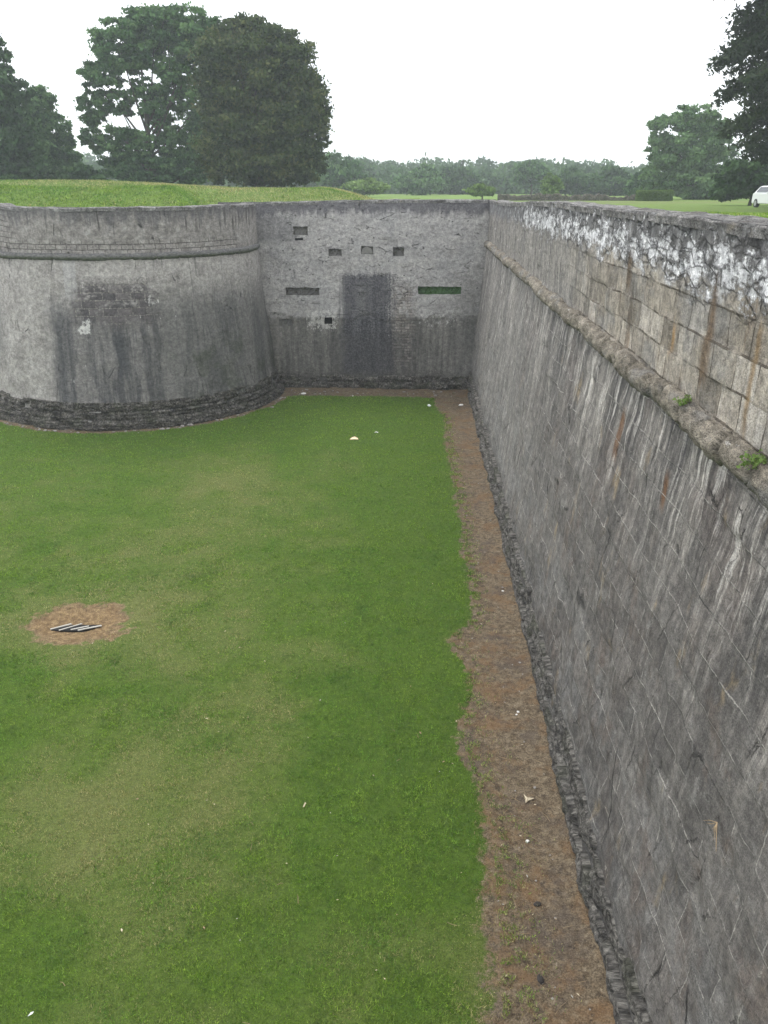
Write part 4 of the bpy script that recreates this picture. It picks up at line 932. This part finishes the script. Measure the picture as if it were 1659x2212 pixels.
# ------------------------------------------------------------------ litter, stones, twigs, weeds
def rock(name,seed,r=.06,flat=.6):
    rs=np.random.default_rng(seed); n,m_=10,7; V=[];Fq=[]
    me=bpy.data.meshes.new(name); import bmesh; bm=bmesh.new(); bmesh.ops.create_icosphere(bm,subdivisions=2,radius=1)
    ax=rs.normal(size=(7,3)); ax/=np.linalg.norm(ax,axis=1)[:,None]; lim=rs.uniform(.55,.9,7)
    for v in bm.verts:
        c=np.array(v.co)
        for a_,l_ in zip(ax,lim):
            dd=c@a_
            if dd>l_: c-=a_*(dd-l_)
        v.co=Vector(c*np.array([r*rs.uniform(1.,1.04),r*.8,r*flat]))
    bm.to_mesh(me); bm.free(); return me
rm=[rock('stone_%d'%i,i+3) for i in range(4)]
for q in rm: q.materials.append(M['stone'])
def stone(x,y,s,lab,group=None,mesh=None,mat=None,cat='stone',nm='stone'):
    me=mesh or random.choice(rm)
    if mat: me=me.copy(); me.materials.clear(); me.materials.append(mat)
    o=bpy.data.objects.new(nm,me); C.objects.link(o); sc=s/.06; o.scale=(sc*random.uniform(.8,1.3),sc,sc*random.uniform(.6,1.)); o.rotation_euler=(0,0,random.uniform(0,6))
    x=np.array([x]);y=np.array([y]); so_,_,_=fields(x,y); o.location=(x[0],y[0],float(zfloor(x,y,so_)[0])+s*.25)
    return tag(o,lab,cat,group)
for i in range(46):
    a=random.uniform(-.65,1.45); r=RB+.42+abs(random.gauss(0,.16)); x=TC[0]+math.sin(a)*r;y=TC[1]-math.cos(a)*r
    stone(x,y,random.choice([.03,.04,.05,.05,.07,.09]),'small pale stone in the rubble at the foot of the round bastion','rubble at the foot of the round bastion')
for i in range(34):
    stone(random.uniform(-6.3,2.),random.uniform(37.1,38.2),random.choice([.03,.04,.05,.07]),'small pale stone on the bare earth below the end wall','rubble below the end wall')
for i in range(46):
    y=random.uniform(6.3,34)**1.0; stone(random.uniform(1.35,2.2),y,random.choice([.012,.016,.02,.03]),'small pebble on the bare earth strip beside the right wall','pebbles on the earth strip')
WM=M['white'];W2=plain('white_chalk',(.72,.70,.66),.9)
stone(.55,35.2,.10,'white plastic bag lying where grass meets earth below the end wall',mat=WM,cat='litter',nm='plastic_bag')
stone(1.95,35.5,.12,'pale broken stone in the corner beside the right wall',mat=W2)
stone(1.74,9.44,.036,'largest white stone on the near part of the earth strip',mat=W2)
stone(1.96,12.66,.035,'small white lump on the earth strip, farther off than the largest white stone',mat=W2)
stone(1.92,12.58,.022,'tiny white chip touching the small white lump on the earth strip',mat=W2)
stone(2.14,17.56,.035,'cream stone against the footing halfway along the right wall',mat=W2)
stone(-5.35,37.25,.13,'large pale stone where the round bastion meets the end wall',mat=W2)
stone(-3.0,36.9,.06,'white stone at the grass edge near the middle of the end wall',mat=W2)
stone(1.73,8.3,.05,'dark round clod sunk in the near earth strip',mat=plain('dark_clod',(.035,.03,.026),.95),nm='earth_clod',cat='clod')
stone(1.62,7.16,.055,'dark round clod nearest the bottom of the earth strip',mat=plain('dark_clod_wet',(.03,.026,.024),.95),nm='earth_clod',cat='clod')
def scrap(name,x,y,s,mat,label,pts,cat='litter',rz=0.,lift=.03):
    """crumpled sheet: outline with folded thickness"""
    b=MB(); n=len(pts); xa=np.array([x]);ya=np.array([y]); so_,_,_=fields(xa,ya); z=float(zfloor(xa,ya,so_)[0])+lift
    top=[(p[0]*s,p[1]*s,(p[2] if len(p)>2 else 0)*s) for p in pts]; c=(sum(p[0] for p in top)/n,sum(p[1] for p in top)/n,.22*s)
    b.v=[*top,c]+[(p[0],p[1],p[2]-.004) for p in top]+[(c[0],c[1],c[2]-.006)]
    for k in range(n): b.f.append([k,(k+1)%n,n]); b.f.append([n+1+(k+1)%n,n+1+k,2*n+1]); b.f.append([k,n+1+k,n+1+(k+1)%n,(k+1)%n])
    o=b.build(name,mat); o.location=(x,y,z); o.rotation_euler=(0,0,rz); return tag(o,label,cat)
scrap('palm_leaf_scrap',1.85,10.33,.105,M['straw'],'pale three-pointed dry leaf sheath lying on the earth strip',[(-.5,1,.1),(-.15,.35,0),(1,.1,.15),(.1,-.3,0),(-.45,-1,.1),(-.35,-.1,.2)],'leaf')
scrap('paper_scrap',-2.4,29.86,.17,M['peach'],'peach coloured crumpled paper on the far grass',[(-1,-.3,.0),(-.5,.3,.3),(.1,.4,.5),(.8,.2,.2),(1,-.2,0),(.2,-.4,.1)])
scrap('paper_scrap',-1.59,30.78,.09,M['white'],'small white scrap on the grass just right of the peach paper',[(-1,-.1,0),(-.2,.5,.4),(.9,.3,.1),(.6,-.4,0),(-.1,-.1,.3)])
scrap('paper_scrap',-4.4,6.43,.035,M['white'],'white folded scrap on the grass in the bottom left corner',[(-.5,-1,0),(-.2,.3,.4),(.3,1,.1),(.6,.1,.3),(0,-.4,0)],rz=-.3)
scrap('leaf_scrap',-1.67,10.02,.05,M['straw'],'pale curled leaf on the grass right of the middle of the near lawn',[(-.4,-1,0),(-.15,-.1,.2),(.1,1,.3),(.5,.8,.1),(.25,0,.1),(.1,-.6,0)],'leaf')
for i in range(34):
    near=i<20; y=random.uniform(6.2,11.5) if near else random.uniform(6.3,12); x=random.uniform(1.25,2.15) if near else random.uniform(-4.5,1.)
    L=random.uniform(.08,.26)*(1 if near else .6); a=random.uniform(0,3.14); xa=np.array([x]);ya=np.array([y]); so_,_,_=fields(xa,ya); z=float(zfloor(xa,ya,so_)[0])+(.012 if near else .035)
    b=MB(); b.tube([(-L/2*math.cos(a),-L/2*math.sin(a),0),(0,random.uniform(-.03,.03),.012),(L/2*math.cos(a),L/2*math.sin(a),.006)],[.0035,.003,.0015],5)
    if near and i%3==0: b.tube([(0,0,.01),(L*.3*math.cos(a+.6),L*.3*math.sin(a+.6),.012)],[.0025,.001],4)
    o=b.build('twig',M['twig']); o.location=(x,y,z)
    tag(o,'thin dry twig lying on the near earth strip' if near else 'thin straw stalk lying on the near grass','twig','twigs on the earth strip' if near else 'stalks on the near grass')
lf=[]
for k in range(4):
    b=MB(); a=random.uniform(.25,.45); b.v=[(-1,0,0),(0,-a,.15),(1,.1,.05),(.1,a,.2),(-1,0,-.05),(0,-a,.08),(1,.1,0),(.1,a,.12)]; b.f=[[0,1,2,3],[7,6,5,4],[0,4,5,1],[1,5,6,2],[2,6,7,3],[3,7,4,0]]
    me=bpy.data.meshes.new('fallen_leaf'); me.from_pydata(b.v,[],b.f); me.materials.append((M['straw'],M['twig'],M['timber'],M['straw'])[k]); lf.append(me)
for i in range(90):
    st=i<38
    y=6.2+14*random.random()**1.6; x=random.uniform(1.2,2.2) if st else random.uniform(-.5*y,.9)
    if x>.9 and not st: continue
    o=bpy.data.objects.new('fallen_leaf',random.choice(lf)); C.objects.link(o); q=random.uniform(.014,.032); o.scale=(q,q,q); o.rotation_euler=(random.uniform(-.4,.4),random.uniform(-.4,.4),random.uniform(0,6.28))
    xa=np.array([x]);ya=np.array([y]); so_,_,_=fields(xa,ya); o.location=(x,y,float(zfloor(xa,ya,so_)[0])+(.008 if st else .036))
    tag(o,'tiny pale fallen leaf on the bare earth strip' if st else 'tiny pale fallen leaf caught on the turf','leaf','fallen leaves on the earth strip' if st else 'fallen leaves on the turf')
def weed(x,y,z,s,label,n=60,mat=None,nd=(-1,0)):
    root=empty('wall_weed',(x,y,z)); tag(root,label,'weed'); b=MB(); P=[];
    for k in range(7):
        a=random.uniform(0,6.28); e=Vector((math.cos(a)*s*.7+nd[0]*s*.3,math.sin(a)*s*.7+nd[1]*s*.3,random.uniform(.3,1.)*s)); b.tube([(0,0,-.02),e*.5,e],[.004,.003,.001],4)
        for _ in range(n//7): P.append(np.array(e)*random.uniform(.35,1.05)+rng.normal(size=3)*s*.16)
    b.build('stem',M['twig'],root); P=np.array(P); leafmesh('leaves',P,rng.uniform(.3,1,len(P)),s*.20,mat or LM['light'],root)
weed(XT-.06,9.05,ZC+.13,.11,'small green weed rooted on top of the cordon, farther of the two',120)
weed(XT-.06,6.95,ZC+.10,.13,'small green weed rooted on top of the cordon, nearer of the two',160)
# dead sprig rooted in a joint of the right wall
b=MB()
for k in range(7):
    L=random.uniform(.12,.3); a=random.uniform(-1.2,1.2); b.tube([(0,0,0),(-.03,math.sin(a)*L*.5,-L*.3),(-.05,math.sin(a)*L,-L*.5+.25*L*math.cos(a*3))],[.004,.003,.001],4)
o=b.build('dead_sprig',M['twig']); o.location=(XB+(XT-XB)*.55-.03,5.9,-5.35); tag(o,'dry dead sprig hanging from a joint low on the near right wall','weed')

# ------------------------------------------------------------------ haze
hb=MB(); hb.box((0,200,12),(1400,1500,86)); hz=hb.build('haze',None); tag(hz,'thin pale haze filling the distance','haze',kind='stuff')
hm=bpy.data.materials.new('haze_air'); hm.use_nodes=True; nt=hm.node_tree; nt.nodes.clear(); pv_=nt.nodes.new('ShaderNodeVolumePrincipled'); pv_.inputs['Color'].default_value=(.88,.94,1,1); pv_.inputs['Density'].default_value=.0008
oo=nt.nodes.new('ShaderNodeOutputMaterial'); nt.links.new(pv_.outputs[0],oo.inputs['Volume']); hz.data.materials.append(hm)

# ------------------------------------------------------------------ light
EL,AZ=R(58),R(-35)        # sun high, ahead-left
w=bpy.data.worlds.new('World'); S.world=w; w.use_nodes=True; nt=w.node_tree; nt.nodes.clear()
sky=nt.nodes.new('ShaderNodeTexSky'); sky.sky_type='NISHITA'; sky.sun_disc=False; sky.sun_elevation=EL; sky.sun_rotation=AZ; sky.air_density=1.; sky.dust_density=3.
tc=nt.nodes.new('ShaderNodeTexCoord'); no=nt.nodes.new('ShaderNodeTexNoise'); no.inputs['Scale'].default_value=2.2; no.inputs['Detail'].default_value=4; nt.links.new(tc.outputs['Generated'],no.inputs['Vector'])
rp=nt.nodes.new('ShaderNodeValToRGB'); rp.color_ramp.elements[0].position=.30; rp.color_ramp.elements[0].color=(.40,.425,.475,1); rp.color_ramp.elements[1].position=.46; rp.color_ramp.elements[1].color=(1,1,1,1); nt.links.new(no.outputs[0],rp.inputs[0])
mu=nt.nodes.new('ShaderNodeMix'); mu.data_type='RGBA'; mu.blend_type='MULTIPLY'; mu.inputs[0].default_value=1; nt.links.new(rp.outputs[0],mu.inputs[6]); mu.inputs[7].default_value=(10.2,10.4,10.8,1)
mx=nt.nodes.new('ShaderNodeMix'); mx.data_type='RGBA'; mx.inputs[0].default_value=.9; nt.links.new(sky.outputs[0],mx.inputs[6]); nt.links.new(mu.outputs[2],mx.inputs[7])
bg=nt.nodes.new('ShaderNodeBackground'); bg.inputs[1].default_value=.11; nt.links.new(mx.outputs[2],bg.inputs[0]); ow=nt.nodes.new('ShaderNodeOutputWorld'); nt.links.new(bg.outputs[0],ow.inputs[0])
sl=bpy.data.lights.new('sun','SUN'); sl.energy=.9; sl.angle=R(22); sl.color=(1,.965,.91); so=bpy.data.objects.new('sun',sl); C.objects.link(so)
d=Vector((math.sin(AZ)*math.cos(EL),math.cos(AZ)*math.cos(EL),math.sin(EL))); so.rotation_euler=d.to_track_quat('Z','Y').to_euler(); so.location=(0,0,30)
S.view_settings.view_transform='Standard'; S.view_settings.look='None'; S.view_settings.exposure=0.92; S.view_settings.gamma=1
S.render.engine='CYCLES'; S.cycles.volume_bounces=1; S.cycles.max_bounces=5
S.render.resolution_x=768; S.render.resolution_y=1024
